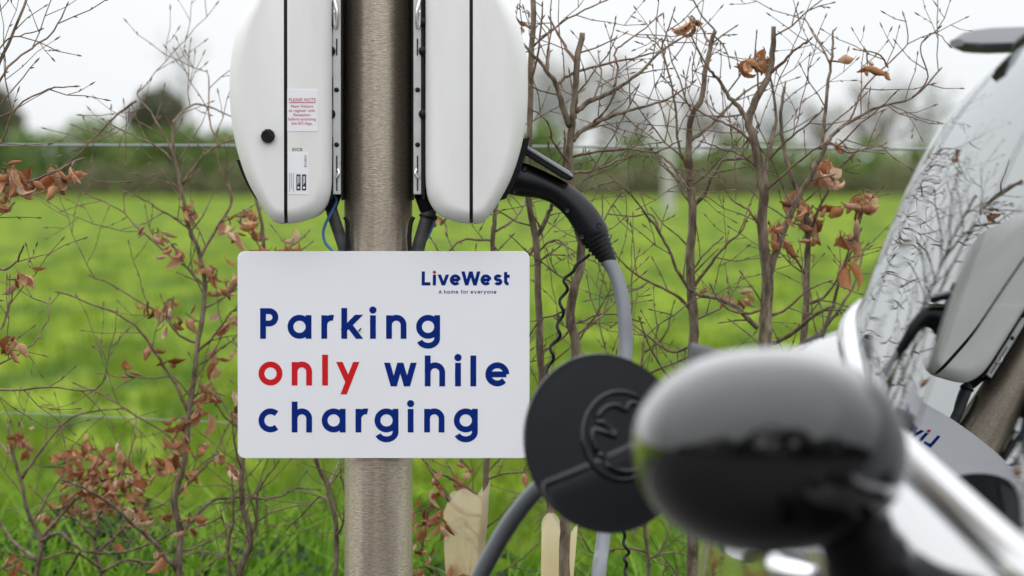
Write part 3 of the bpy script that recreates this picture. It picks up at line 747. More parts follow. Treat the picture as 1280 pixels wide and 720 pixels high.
# wing mirror: glossy cap seen from the front, satin lower housing, foot
YMIR = 4.30; mp = YMIR / F
mc = P(966, 566, YMIR)
wm = None
def mirror_point(th, ph, sx=1, kk=1.0):
    """superellipsoid: th round the outline, ph 0 at the rear rim .. pi/2 at the front pole"""
    ex = 2 / 2.2
    c, s = cos(th), sin(th)
    ox = math.copysign(abs(c) ** ex, c); oz = math.copysign(abs(s) ** ex, s)
    return ox, oz
def mirror_shell(ph0, ph1, zcut=None, push=0, n=72, m_=20):
    q = MB()
    for j in range(m_ + 1):
        ph = ph0 + (ph1 - ph0) * j / m_
        rr = max(0, cos(ph)) ** .667; dep = max(0, sin(ph)) ** .667
        for i in range(n):
            th = 2 * pi * i / n; ox, oz = mirror_point(th, ph)
            X = ox * rr * (173 * mp + push); Z = oz * rr * (129 * mp + push)
            # the cap is fuller on its inner side and leans up a little towards the car
            Z += .05 * X; X += -.10 * Z
            q.v.append((mc.x + X, YMIR + .05 - dep * (.125 + push), mc.z + Z))
    for j in range(m_):
        for i in range(n): q.f.append((j * n + i, j * n + (i + 1) % n, (j + 1) * n + (i + 1) % n, (j + 1) * n + i))
    q.f.append(tuple(range(n))); q.f.append(tuple(range(m_ * n, m_ * n + n)))
    q.v = [tuple(to_car(v)) for v in q.v]
    return q
sh = mirror_shell(0, pi / 2 - .01, n=120, m_=40)
wm = sh.build('wing_mirror', M_gloss, car, angle=70)
q = MB()                                       # rear rim and the mirror glass
n = 48; vs_ = []
for dy, s in ((.0, 1), (.03, .97), (.035, .9), (.028, .88)):
    for i in range(n):
        ox, oz = mirror_point(2 * pi * i / n, 0); q.v.append(tuple(to_car((mc.x + ox * s * 172 * mp - .1 * oz * 128 * mp, YMIR + .051 + dy, mc.z + oz * s * 128 * mp + .05 * ox * 172 * mp))))
q.f = [(j * n + i, j * n + (i + 1) % n, (j + 1) * n + (i + 1) % n, (j + 1) * n + i) for j in range(3) for i in range(n)]
q.build('mirror_rim', M_satin, wm)
g_ = MB(); g_.v = q.v[3 * n:]; g_.f = [tuple(range(n))]; g_.build('mirror_glass', M_chrome, wm, smooth=False)
q = MB(); q.tube(catmull([to_car(P(1060, 640, YMIR + .05)), to_car(P(1078, 690, YMIR + .06)), to_car(P(1100, 730, YMIR + .08)), to_car(P(1150, 765, YMIR + .1)), to_car(P(1235, 790, YMIR + .12))], 5), [.03] * 6 + [.034] * 6 + [.04] * 9, 18); q.build('mirror_foot', M_satin, wm)

# charging flap, hinged open at its front edge
FN = Vector((.44, -.88, .19)).normalized(); FC = P(757, 554, 6.12); FR = 114 * 6.12 / F
up = (Vector((0, 0, 1)) - FN * FN.z).normalized(); rt_ = up.cross(FN).normalized()
FM = Matrix((( rt_.x, up.x, FN.x, FC.x), (rt_.y, up.y, FN.y, FC.y), (rt_.z, up.z, FN.z, FC.z), (0, 0, 0, 1)))
FMc = Matrix.Rotation(-YAW, 4, 'Z') @ Matrix.Translation(-CAR) @ FM
dome = lambda r: .006 * (1 - (r / FR) ** 2)
q = MB(); q.lathe([(.0005, -.02), (FR * .84, -.02), (FR * .90, -.017), (FR * .955, -.006), (FR * .985, -.005), (FR * .997, -.002), (FR, .0), (FR * .992, .002)] + [(FR * s, dome(FR * s) + .0015) for s in (.97, .9, .8, .68, .55, .4, .25, .12)] + [(.0005, dome(0) + .0015)], FMc, 96)
flap = q.build('charging_flap', M_flap, car, angle=60)
def flap_pt(u, v, lift=.0006):
    w_ = on_plane(u, v, FC, FN) - FC
    a, b = w_.dot(rt_), w_.dot(up); r = math.hypot(a, b)
    return FMc @ Vector((a, b, dome(min(r, FR)) + lift))
def e_px(x, y): return (660 + x / 3.128, 440 + y / 3.128)
cxe, cye = 352, 332
ring_ = [e_px(cxe + 148 * cos(2 * pi * i / 72) + 4 * sin(2 * pi * i / 72), cye + 172 * sin(2 * pi * i / 72)) for i in range(73)]
q = MB(); q.tube([flap_pt(u, v, .0008) for u, v in ring_], .0034, 8, cap=False); q.build('emblem_ring', M_flap, flap)
em = [[(258, 268), (268, 245), (290, 222), (315, 212), (338, 213), (358, 226), (373, 233), (378, 222), (385, 206), (402, 203), (422, 209), (440, 222), (462, 250), (474, 300), (476, 350), (462, 410), (440, 448), (405, 470), (370, 474), (335, 468), (305, 452), (290, 440)],
      [(252, 272), (280, 281), (334, 308), (331, 322), (322, 334), (296, 322), (242, 303)],
      [(242, 303), (240, 325), (243, 350), (250, 378), (258, 400)],
      [(258, 400), (276, 410), (303, 425), (298, 436), (290, 441)]]
q = MB()
for pl in em: q.tube([flap_pt(*e_px(x, y), .0006) for x, y in pl], .0042, 8)
q.build('plug_emblem', M_flap, flap)
q = MB(); q.add([flap_pt(*e_px(x, y), .0016) for x, y in ((250, 276), (334, 309), (324, 333), (241, 302))], [(0, 1, 2, 3)]); q.build('emblem_prong', M_flap, flap, smooth=False)
q = MB(); q.tube(catmull([FMc @ Vector((FR * .4, -.01, -.02)), FMc @ Vector((FR * .7, -.01, -.045)), FMc @ Vector((FR * 1.02, -.01, -.05)), to_car((.20, 6.33, FC.z)), to_car((.29, 6.34, FC.z))], 5), .012, 10); q.build('hinge_arm', M_satin, flap)
q = MB(); q.lathe([(.085, -.05), (.098, 0), (.098, .004), (.075, .004), (.07, -.03), (.001, -.03)], Matrix.Translation(to_car((.205, 6.42, FC.z))) @ Matrix.Rotation(-pi / 2, 4, 'Y'), 40); q.build('charging_port', M_satin, car, angle=40)

# ------------------------------------------------------------------ hedge saplings
LEAVES = []
for k in range(7):
    rnd = random.Random(k); q = MB(); nl, nw = 7, 4
    L_, W_ = .046 * rnd.uniform(.85, 1.1), .0135 * rnd.uniform(.85, 1.15)
    curl = rnd.uniform(.8, 3.0); fold = rnd.choice((-1.5, 1.3, 1.9, 2.4)) * rnd.uniform(.6, 1.1); tw = rnd.uniform(-1.2, 1.2)
    for i in range(nl + 1):
        t = i / nl; wd = W_ * (sin(pi * min(1, t ** .8)) ** .75) * (1 - .15 * t) + .0005
        ang = curl * t; cy_ = L_ / max(curl, .01) * sin(ang); cz_ = L_ / max(curl, .01) * (1 - cos(ang))
        for j in range(nw + 1):
            s = -1 + 2 * j / nw; a = fold * abs(s) + tw * t * s * .5
            x = wd * s * cos(a * .7); z = wd * abs(s) * sin(a * .7) + rnd.uniform(-.0014, .0014)
            q.v.append((x, cy_ - z * sin(ang), cz_ + z * cos(ang)))
    for i in range(nl):
        for j in range(nw): q.f.append((i * (nw + 1) + j, i * (nw + 1) + j + 1, (i + 1) * (nw + 1) + j + 1, (i + 1) * (nw + 1) + j))
    q.tube([(0, -.008, .001), (0, 0, 0), (0, L_ * .3, .0)], [.0008, .0008, .0004], 4)
    me = bpy.data.meshes.new('leaf'); me.from_pydata(q.v, [], q.f); me.shade_smooth(); me.materials.append(M_leaf); LEAVES.append(me)

def bud(mb, p, d, L_=.0085, r=.0016):
    L_ *= .8; r *= .78
    mb.tube([p - d * .001, p + d * L_ * .3, p + d * L_ * .65, p + d * L_], [r * .55, r, r * .75, r * .1], 5, cap=False)
def rot_dir(d, ang, rnd, depth=.35):
    """turn d by ang in the x-z plane, with a bit of depth"""
    c, s = cos(ang), sin(ang)
    return Vector((d.x * c - d.z * s, d.y * .5 + rnd.uniform(-depth, depth), d.x * s + d.z * c)).normalized()
def twig(mb, p, d, L_, r, rnd, lvl, nodes):
    k = max(2, int(L_ / .024)); pts = [p]; side = rnd.choice((-1, 1)); seg = L_ / k
    for i in range(k):
        d2 = rot_dir(d, side * rnd.uniform(.08, .26), rnd, .12); side = -side
        d = (d2 + Vector((0, 0, .06))).normalized(); p = p + d * seg; pts.append(p)
        nodes.append(p)
        if i < k - 1:
            if lvl < 2 and rnd.random() < .42: twig(mb, p, rot_dir(d, side * rnd.uniform(.6, 1.0), rnd), L_ * rnd.uniform(.3, .6), r * .75, rnd, lvl + 1, nodes)
            elif rnd.random() < .75: bud(mb, p, rot_dir(d, side * .6, rnd, .2), rnd.uniform(.005, .009), .0013)
    rr = lerpr(r, r * .6, len(pts)); mb.tube(pts, rr, 5, cap=False)
    bud(mb, pts[-1], d, rnd.uniform(.008, .013), .0017)
def jit(pts, rnd, a):
    out = [pts[0]]
    for p in pts[1:-1]: out.append(p + Vector((rnd.uniform(-a, a), rnd.uniform(-a, a), rnd.uniform(-a, a))))
    return out + [pts[-1]]
PLANT_NO = 0
def sapling(label, Y, stems, branches, leaves, tw=1.0, seed=1, ground=True, leafscale=1.0, bare=False):
    """stems/branches: (photo points from the base up, r0 px, r1 px); leaves: (x, y, count, spread px)"""
    rnd = random.Random(seed)
    b0 = stems[0][0][0]
    base = P(b0[0], b0[1], Y); base.z = bank(Y) - .04
    rt = thing('beech_sapling', label, 'sapling', base, 'beech saplings of the young hedge')
    nodes = []; px = Y / F
    for si, (pl, r0, r1) in enumerate(stems + branches):
        st = si < len(stems); mb = MB()
        dy = 0 if si == 0 else rnd.uniform(-.10, .12)
        n0 = len(pl); pts = [P(u, v, Y + dy * (i / max(1, n0 - 1)) ) for i, (u, v) in enumerate(pl)]
        if si == 0 and ground:
            lo = Vector((base.x + rnd.uniform(-.02, .02), Y, base.z)); pts = [lo, (lo + pts[0]) / 2 + Vector((rnd.uniform(-.012, .012), 0, 0))] + pts
        pts = catmull(pts, 4); pts = jit(pts, rnd, .0011)
        R0, R1 = r0 * px, r1 * px
        rr = [(R0 + (R1 - R0) * (i / (len(pts) - 1)) ** .8) * rnd.uniform(.95, 1.06) for i in range(len(pts))]
        mb.tube(pts, rr, 9 if R0 > .005 else 7)
        # side twigs along the length
        acc = rnd.uniform(.01, .03); side = rnd.choice((-1, 1))
        for i in range(1, len(pts)):
            d = pts[i] - pts[i - 1]; acc -= d.length; nodes.append(pts[i])
            if acc <= 0 and pts[i].z > .42:
                acc = rnd.uniform(.022, .05) / tw; side = -side; dn = d.normalized()
                if rnd.random() < (.5 if st else .72):
                    twig(mb, pts[i], rot_dir(dn, side * rnd.uniform(.55, 1.1), rnd), rnd.uniform(.03, .12 if rnd.random() < .7 else .2), max(.0009, min(.0015, rr[i] * .45)), rnd, 0, nodes)
                else: bud(mb, pts[i] , rot_dir(dn, side * .8, rnd, .2), rnd.uniform(.006, .010), .0016)
        if not st or r1 < 2: bud(mb, pts[-1], (pts[-1] - pts[-2]).normalized(), .012, .0019)
        mb.build('stem' if st else 'branch', M_bark if r0 > 2.6 else M_twig, rt)
    for (u, v, n_, sp) in leaves:
        c = P(u, v, Y + rnd.uniform(-.03, .03))
        near = min(nodes, key=lambda q: (q - c).length)
        mb = MB(); c2 = c + Vector((0, 0, sp * px * .4))
        if (near - c2).length > .015:
            mid = (near + c2) / 2 + Vector((rnd.uniform(-.01, .01), rnd.uniform(-.01, .01), rnd.uniform(-.005, .015)))
            mb.tube(catmull([near, mid, c2], 4), lerpr(.0016, .001, 9), 5); mb.build('branch', M_twig, rt)
        for k in range(int(n_ * 1.8 + .5) if n_ > 1 else 1):
            o = bpy.data.objects.new('leaf', rnd.choice(LEAVES)); COL.objects.link(o); o.parent = rt
            q = c + Vector((rnd.gauss(0, .5) * sp * px, rnd.gauss(0, .02), rnd.gauss(0, .5) * sp * px))
            o.location = q - ORG[rt.name]
            o.rotation_euler = (rnd.gauss(-1.5, .55), rnd.uniform(-.9, .9), rnd.uniform(0, 2 * pi))
            s = rnd.uniform(.36, .86) * leafscale; o.scale = (s, s, s)
    return rt

sapling('beech sapling with a straight bare stem just right of the right charger', 8.55,
    [([(692, 700), (689, 640), (681, 500), (675, 433), (670, 300), (660, 250), (662, 180), (664, 84), (667, 0), (668, -40)], 6.5, 3)],
    [([(670, 300), (684, 270), (692, 250), (704, 205), (706, 170)], 3.5, 1.2), ([(664, 100), (673, 60), (678, 8)], 1.8, .9), ([(676, 440), (700, 425), (722, 404), (760, 392), (800, 402)], 2, 1),
     ([(671, 305), (650, 330), (600, 350), (560, 330), (540, 300)], 2, 1), ([(665, 60), (700, 30), (740, 8), (770, -5)], 1.5, .8), ([(668, 318), (690, 300), (706, 306), (712, 320)], 1.5, .9)],
    [(646, 32, 4, 10), (655, 590, 1, 5)], 1.0, 11)
sapling('beech sapling with forked bare limbs and a sawn top behind the black plug', 8.42,
    [([(706, 700), (708, 640), (718, 520), (720, 433), (713, 400), (716, 367), (727, 317), (718, 260), (712, 200), (714, 160), (717, 141), (719, 112), (721.5, 76), (728, 41)], 8, 3.6)],
    [([(713, 158), (702, 131), (696, 107), (683, 88), (668, 70), (648, 48)], 4.6, 1.5), ([(721, 78), (709, 62), (698, 42), (688, 25)], 2.6, 1.2), ([(684, 88), (686, 66), (686, 40)], 2, 1),
     ([(720, 140), (735, 128), (752, 121), (772, 110), (797, 93), (823, 67), (851, 48)], 4, 1.3), ([(697, 104), (706, 97), (721, 90), (761, 79), (790, 73), (820, 66)], 2.4, 1), ([(716, 176), (728, 163), (741, 155), (766, 145), (790, 137), (814, 131), (840, 121), (866, 104)], 3.6, 1),
     ([(713, 196), (736, 191), (786, 186), (820, 190), (846, 178)], 2, .9), ([(712, 205), (700, 190), (690, 172), (684, 152), (668, 139)], 2, .9), ([(768, 108), (772, 84), (768, 66), (780, 55), (800, 40), (824, 20)], 1.6, .8), ([(742, 153), (758, 136), (770, 112)], 1.6, .9),
     ([(714, 215), (740, 214), (770, 202), (810, 188)], 2, .9), ([(744, 120), (752, 96), (748, 66)], 1.4, .8), ([(720, 420), (745, 400), (775, 372), (800, 360)], 1.8, .9), ([(715, 380), (698, 392), (676, 400), (662, 420)], 1.8, .9), ([(824, 66), (834, 40), (842, 15)], 1.3, .7)],
    [], 1.15, 12)
sapling('beech sapling whose slim stem drops behind the sign below the right charger', 8.75,
    [([(602, 700), (604, 655), (607, 620), (608, 575), (610, 450), (614, 350), (616, 312), (618, 280), (622, 250), (640, 205), (646, 150)], 6, 2)],
    [([(617, 300), (600, 300), (578, 300), (556, 322), (552, 340)], 1.8, .9), ([(617, 290), (640, 276), (652, 262), (660, 240)], 2, .9), ([(606, 625), (585, 610), (560, 596), (545, 590), (530, 575)], 2.2, 1), ([(604, 645), (575, 640), (550, 615), (536, 640), (526, 690)], 2.4, 1.2),
     ([(607, 600), (628, 592), (655, 590), (668, 580)], 1.6, .8), ([(600, 672), (580, 650), (578, 615), (560, 580)], 2, 1), ([(616, 305), (628, 318), (650, 325)], 1.4, .8)],
    [(530, 640, 7, 26), (524, 685, 6, 24), (578, 588, 4, 18), (542, 610, 3, 12), (553, 655, 2, 10), (520, 715, 4, 14), (575, 712, 3, 12), (545, 272, 2, 7)], 1.0, 13)
sapling('beech sapling with a long forked stem between the cable and the mirror', 8.62,
    [([(866, 560), (867, 440), (868, 400), (863, 347), (864, 300), (866, 258), (862, 225), (861, 200), (861, 171), (866, 143), (878, 121), (882, 84), (889, 56), (894, 38)], 8, 2.6)],
    [([(865, 258), (856, 230), (838, 204), (825, 195)], 3, 1), ([(866, 258), (880, 243), (893, 216), (905, 200), (930, 198), (945, 190)], 3, 1), ([(864, 175), (884, 160), (904, 140), (930, 116), (948, 105)], 3, 1), ([(862, 215), (848, 180), (845, 140), (838, 100), (826, 62), (812, 48)], 2, .8),
     ([(889, 56), (880, 42), (872, 28), (862, 22)], 1.8, .9), ([(868, 395), (850, 372), (820, 356), (790, 340), (770, 318)], 2.6, 1), ([(947, 410), (923, 387), (900, 374), (870, 367), (850, 345), (835, 310), (822, 287), (806, 266), (790, 245), (765, 222)], 3.4, 1),
     ([(824, 290), (815, 268), (790, 270), (765, 268)], 1.6, .8), ([(867, 360), (884, 335), (905, 310), (925, 290), (936, 270)], 2.4, .9), ([(864, 340), (880, 318), (900, 300)], 1.5, .8), ([(868, 400), (900, 385), (920, 360), (928, 340)], 1.5, .8), ([(867, 430), (840, 440), (810, 420), (780, 400), (765, 408)], 2, .9),
     ([(868, 470), (845, 480), (815, 440), (800, 400)], 2, .9), ([(893, 45), (906, 60), (912, 80)], 1.2, .7)],
    [(863, 29, 4, 9), (876, 361, 1, 4), (925, 368, 2, 7), (905, 368, 1, 4)], 1.1, 14)
sapling('tall many-limbed beech sapling behind the black mirror, tan leaves at its right', 8.5,
    [([(957, 560), (957, 440), (957, 400), (960, 350), (953, 294), (954, 233), (944, 180), (936, 150), (948, 118), (962, 90), (966, 60), (967, 33)], 11, 3)],
    [([(938, 160), (926, 138), (912, 122), (896, 98), (884, 83), (865, 47)], 4, 1.2), ([(960, 348), (972, 310), (984, 278), (1000, 243), (1018, 211), (1034, 180), (1045, 164), (1070, 148), (1101, 133), (1140, 122), (1173, 89)], 5, 1),
     ([(1026, 186), (1030, 160), (1034, 111), (1040, 70), (1041, 44)], 3, 1.4), ([(1038, 80), (1024, 55), (1007, 25)], 1.6, .8), ([(1048, 162), (1062, 150), (1079, 111), (1107, 83), (1134, 55), (1130, 20)], 1.6, .7), ([(962, 92), (980, 76), (996, 61), (1012, 50)], 2.4, 1),
     ([(955, 225), (962, 190), (970, 150), (966, 110), (958, 80)], 3, 1.2), ([(950, 215), (930, 195), (900, 185), (880, 178)], 1.8, .8), ([(955, 240), (975, 222), (1000, 200), (1030, 180)], 2, .9), ([(953, 290), (935, 262), (915, 250), (900, 222)], 2, .8), ([(960, 200), (990, 170), (1016, 150), (1030, 135)], 1.7, .8),
     ([(946, 185), (920, 160), (896, 150), (860, 130), (830, 98)], 2, .8), ([(958, 385), (930, 392), (905, 382), (890, 360)], 2, .9), ([(958, 395), (985, 385), (1010, 362), (1035, 352)], 2.2, .9), ([(1110, 84), (1096, 66), (1070, 62)], 1.3, .7), ([(1140, 122), (1160, 96), (1150, 60), (1168, 40), (1185, 55)], 1.2, .6),
     ([(1036, 178), (1060, 190), (1084, 186), (1105, 180)], 1.5, .8), ([(1045, 185), (1070, 160), (1100, 135), (1117, 118)], 1.4, .7), ([(940, 165), (926, 185), (908, 180)], 1.2, .7)],
    [(945, 75, 4, 13), (936, 72, 2, 8), (1084, 84, 3, 9), (1064, 74, 1, 4), (1108, 88, 1, 4), (985, 300, 4, 14), (980, 276, 3, 10)], 1.1, 15, leafscale=1.15)
sapling('beech sapling with clumps of tan withered leaves beside the tail of the car', 8.7,
    [([(1000, 560), (1004, 440), (1007, 389), (1009, 330), (1009, 285), (1000, 245), (990, 222), (979, 180), (976, 139), (981, 108)], 6.5, 1.8)],
    [([(1009, 300), (1020, 270), (1036, 235), (1050, 210), (1070, 190)], 2.4, 1), ([(1022, 440), (1040, 385), (1050, 345), (1066, 300), (1080, 260)], 3, 1), ([(1008, 380), (1030, 372), (1052, 340), (1075, 290)], 2.6, 1), ([(1005, 430), (1028, 412), (1050, 385), (1070, 350), (1078, 320)], 3, 1.2), ([(1008, 345), (990, 318), (970, 300), (962, 280)], 1.8, .8), ([(960, 432), (985, 420), (1012, 398), (1040, 382)], 3.4, 2)],
    [(1012, 270, 8, 20), (1000, 252, 4, 14), (1036, 222, 5, 14), (1032, 205, 3, 9), (1052, 292, 3, 11), (1070, 258, 5, 16), (1078, 240, 3, 10), (1048, 176, 1, 4), (1062, 330, 2, 8)], 1.0, 16, leafscale=1.3)
# left of the post
sapling('beech sapling with russet leaves massed along its crooked stem left of the sign', 8.95,
    [([(224, 760), (223, 715), (225, 667), (218, 625), (231, 575), (236, 515), (246, 440), (256, 370), (250, 320), (235, 280), (227, 235), (219, 200), (215, 155)], 6, 1.8)],
    [([(235, 515), (218, 478), (200, 450), (182, 422), (160, 400), (120, 382), (75, 366)], 2.6, .9), ([(225, 668), (240, 650), (265, 626), (295, 622), (344, 622), (372, 610), (396, 612)], 3, .9), ([(222, 715), (192, 677), (166, 655), (137, 629), (103, 609), (80, 600)], 3.4, 1.1),
     ([(215, 155), (228, 140), (242, 131), (262, 134), (290, 146)], 1.8, .8), ([(236, 284), (220, 205), (195, 150), (172, 120), (176, 108)], 1.5, .8), ([(170, 126), (150, 140), (135, 155), (112, 178), (90, 200), (70, 215)], 1.7, 1), ([(220, 206), (200, 186), (165, 168), (130, 150)], 1.5, .7),
     ([(250, 322), (268, 290), (290, 250), (278, 220), (272, 195), (272, 165)], 2.2, .9), ([(226, 232), (250, 200), (272, 182), (300, 172)], 1.6, .8), ([(274, 184), (262, 150), (262, 110), (259, 90)], 1.4, .7), ([(256, 360), (240, 340), (215, 322), (190, 300), (165, 278), (150, 262), (108, 243)], 1.8, .7), ([(236, 285), (205, 265), (180, 250), (160, 241)], 1.4, .7),
     ([(246, 440), (268, 420), (285, 395), (300, 380)], 2, .9), ([(236, 500), (260, 490), (280, 520), (302, 540)], 1.8, .9), ([(218, 622), (250, 590), (270, 565), (290, 520)], 2.2, .9), ([(248, 430), (225, 420), (205, 395), (180, 380), (140, 356), (115, 346)], 1.8, .8), ([(231, 570), (205, 540), (170, 520), (140, 500), (95, 480)], 1.6, .8), ([(225, 690), (255, 680), (285, 660), (300, 640)], 1.6, .8)],
    [(197, 290, 4, 13), (240, 263, 4, 14), (222, 312, 4, 14), (288, 288, 5, 18), (262, 340, 5, 18), (270, 355, 5, 16), (232, 398, 5, 16), (205, 385, 4, 14), (186, 385, 4, 13), (187, 432, 2, 9), (160, 462, 2, 9), (212, 456, 3, 12), (270, 455, 5, 17), (252, 485, 6, 17), (286, 402, 4, 14), (282, 500, 3, 12), (248, 510, 4, 14),
     (224, 545, 6, 14), (216, 572, 6, 14), (228, 590, 5, 12), (275, 572, 3, 10), (310, 270, 3, 12), (240, 650, 2, 8), (192, 650, 3, 12), (200, 690, 2, 8), (226, 525, 4, 11)], 1.15, 21, leafscale=.95)
sapling('low beech sapling with the thickest heap of russet leaves at lower left', 9.1,
    [([(44, 760), (45, 720), (51, 677), (34, 640), (26, 600), (14, 561), (10, 530)], 5, 1.8)],
    [([(27, 598), (45, 571), (69, 540), (90, 522), (120, 514), (150, 511)], 2.4, .8), ([(51, 676), (76, 667), (103, 688), (148, 691), (192, 677), (230, 655)], 3, 1), ([(52, 672), (80, 640), (105, 615), (130, 600), (160, 592), (185, 600)], 2.4, 1), ([(40, 655), (60, 620), (80, 590), (90, 560)], 2, .8), ([(20, 580), (5, 560), (-10, 540)], 1.8, .9), ([(46, 700), (20, 680), (0, 655), (-20, 640)], 3, 1.6), ([(100, 690), (85, 715), (70, 740)], 2, 1.2)],
    [(98, 580, 8, 18), (125, 592, 12, 24), (140, 612, 12, 22), (158, 600, 9, 20), (82, 566, 5, 14), (78, 622, 5, 13), (112, 618, 8, 18), (172, 615, 5, 14), (30, 540, 3, 11), (14, 552, 2, 8), (34, 560, 2, 8), (140, 680, 1, 4), (20, 705, 4, 12), (88, 600, 6, 16), (130, 570, 5, 16), (178, 640, 3, 10)], 1.1, 22, leafscale=.9)
sapling('beech sapling with a thick grey stem rising behind the lower left of the sign', 8.8,
    [([(296, 780), (299, 720), (312, 684), (311, 660), (302, 626), (304, 574), (312, 480), (322, 380), (330, 300), (318, 240)], 6.5, 2)],
    [([(312, 672), (320, 655), (323, 616), (334, 596), (346, 580)], 2.6, 1), ([(300, 715), (285, 690), (282, 660), (276, 640)], 2, .9), ([(318, 655), (340, 640), (372, 632), (398, 628)], 1.6, .7), ([(296, 740), (285, 700), (292, 640), (290, 600)], 2.4, 1.2), ([(326, 340), (345, 320), (370, 304), (385, 290)], 1.8, .9), ([(304, 590), (294, 560), (290, 520)], 1.6, .8)],
    [(372, 306, 4, 14), (312, 275, 4, 13), (300, 345, 2, 10), (235, 665, 2, 8), (345, 312, 2, 8)], 1.0, 23)
sapling('slender beech sapling standing close to the left edge of the post', 8.7,
    [([(418, 780), (419, 720), (421, 667), (409, 609), (396, 575), (388, 480), (392, 360)], 5, 1.8)],
    [([(420, 670), (428, 655), (432, 625), (426, 590)], 1.8, .9), ([(410, 612), (416, 592), (428, 572)], 1.6, .8), ([(416, 635), (402, 620), (380, 640), (360, 660)], 1.4, .7)],
    [], 1.0, 24)
sapling('leaning beech sapling at the left edge with big brown curled leaves near the camera', 7.75,
    [([(-70, 760), (-66, 600), (-60, 400), (-40, 220), (-12, 110), (10, 55), (34, -4)], 6, 1.6)],
    [([(-30, 160), (0, 100), (20, 75), (46, 56), (68, 38), (83, 8)], 2, .9), ([(-25, 140), (0, 60), (24, 45), (48, 38)], 1.4, .7), ([(-45, 250), (0, 180), (20, 135), (60, 112), (92, 108)], 1.8, .8), ([(-50, 300), (0, 235), (40, 226), (75, 212), (98, 200)], 2.2, 1.2), ([(-55, 380), (-10, 340), (8, 336), (22, 325), (28, 311)], 2.2, 1.2), ([(-60, 480), (0, 488), (60, 484), (112, 488), (130, 475)], 1.8, .8), ([(-62, 430), (-5, 415), (10, 390), (16, 362)], 2, .9), ([(-40, 230), (-10, 150), (10, 118), (44, 78)], 1.2, .7), ([(-62, 470), (0, 455), (40, 430), (60, 400), (62, 375)], 1.4, .7)],
    [(12, 226, 7, 22), (34, 228, 2, 8), (70, 222, 5, 16), (90, 212, 2, 7), (22, 346, 2, 8), (38, 336, 1, 5), (14, 430, 4, 13), (2, 215, 4, 12)], .8, 25, leafscale=1.05)

sapling('low tangled sapling at the bottom left, between the leafy heap and the crooked stem', 9.25,
    [([(128, 780), (126, 720), (118, 680), (124, 650), (112, 610)], 4, 1.6)],
    [([(122, 690), (150, 665), (175, 640), (205, 630), (240, 600)], 2.2, .9), ([(120, 675), (95, 650), (70, 640), (40, 610)], 2, .9), ([(126, 715), (160, 700), (200, 705), (250, 690), (290, 700)], 2.2, .9), ([(124, 650), (140, 625), (165, 560), (170, 520)], 1.8, .8), ([(125, 710), (90, 690), (50, 700), (10, 690)], 2, .9), ([(150, 665), (160, 630), (190, 600)], 1.4, .7)],
    [(165, 640, 4, 14), (60, 640, 4, 13), (150, 575, 5, 15), (110, 560, 5, 14), (190, 585, 3, 10), (210, 640, 3, 10), (118, 640, 4, 14), (250, 560, 3, 10), (288, 585, 2, 8)], 1.3, 31, leafscale=.9)
sapling('low tangled bare sapling under the black mirror and grey cable', 9.0,
    [([(812, 780), (810, 700), (806, 640), (812, 560), (800, 480), (806, 420)], 4, 1.5)],
    [([(808, 660), (780, 640), (750, 625), (715, 640), (690, 620)], 2, .9), ([(810, 600), (835, 570), (850, 520)], 1.8, .8), ([(809, 690), (780, 685), (740, 690), (725, 660)], 2, .9), ([(803, 500), (775, 470), (755, 430), (748, 390)], 1.8, .8), ([(806, 440), (830, 420), (842, 380)], 1.5, .7), ([(810, 700), (840, 690), (870, 700)], 1.6, .8), ([(808, 640), (770, 600), (740, 590), (700, 600)], 1.8, .8), ([(805, 470), (840, 455), (880, 440), (920, 445)], 1.7, .8)],
    [(655, 592, 1, 4)], 1.3, 32)
# tree guards
_t = M_guard.node_tree; _o = _t.nodes['Material Output']; _l = _o.inputs[0].links[0].from_socket
_tr = _t.nodes.new('ShaderNodeBsdfTransparent'); _tr.inputs[0].default_value = (.95, .88, .70, 1)
_mx = _t.nodes.new('ShaderNodeMixShader'); _mx.inputs[0].default_value = .3
_t.links.new(_l, _mx.inputs[1]); _t.links.new(_tr.outputs[0], _mx.inputs[2]); _t.links.new(_mx.outputs[0], _o.inputs[0])
def guard(u0, u1, vtop, Y, label, slant, seed):
    cxx = (u0 + u1) / 2; r = (u1 - u0) / 2 * Y / F; n = 40; q = MB()
    top = P(cxx, vtop, Y); zs = [bank(Y) - .03, .35, .5, .6, top.z - .03, top.z]
    rings = []
    for lay in (0,):
        for z in zs:
            f = (z - zs[0]) / (zs[-1] - zs[0])
            for i in range(n):
                a = 2 * pi * i / n; rr = (r - lay) * (.35 + .65 * f) * (1 + .07 * sin(2 * a + seed) + .05 * sin(5 * a + 3 * f))
                dz = (slant * cos(a) * r + .012 * sin(3 * a + seed)) if z == zs[-1] else 0
                q.v.append((top.x + rr * cos(a) + .006 * sin(5 * f + seed), Y + rr * .8 * sin(a), z + dz))
    m_ = len(zs)
    for l in range(1):
        for j in range(m_ - 1):
            for i in range(n): q.f.append((l * m_ * n + j * n + i, l * m_ * n + j * n + (i + 1) % n, l * m_ * n + (j + 1) * n + (i + 1) % n, l * m_ * n + (j + 1) * n + i))
    return tag(q.build('tree_guard', M_guard, origin=(top.x, Y, bank(Y)), angle=60), label, 'tree guard', 'plastic tree guards')
guard(558, 612, 616, 8.75, 'cream plastic tree guard, the taller and wider one nearest the post', .5, 1)
guard(675, 717, 655, 8.5, 'cream plastic tree guard with rusty stains under the round black flap', -.35, 2)

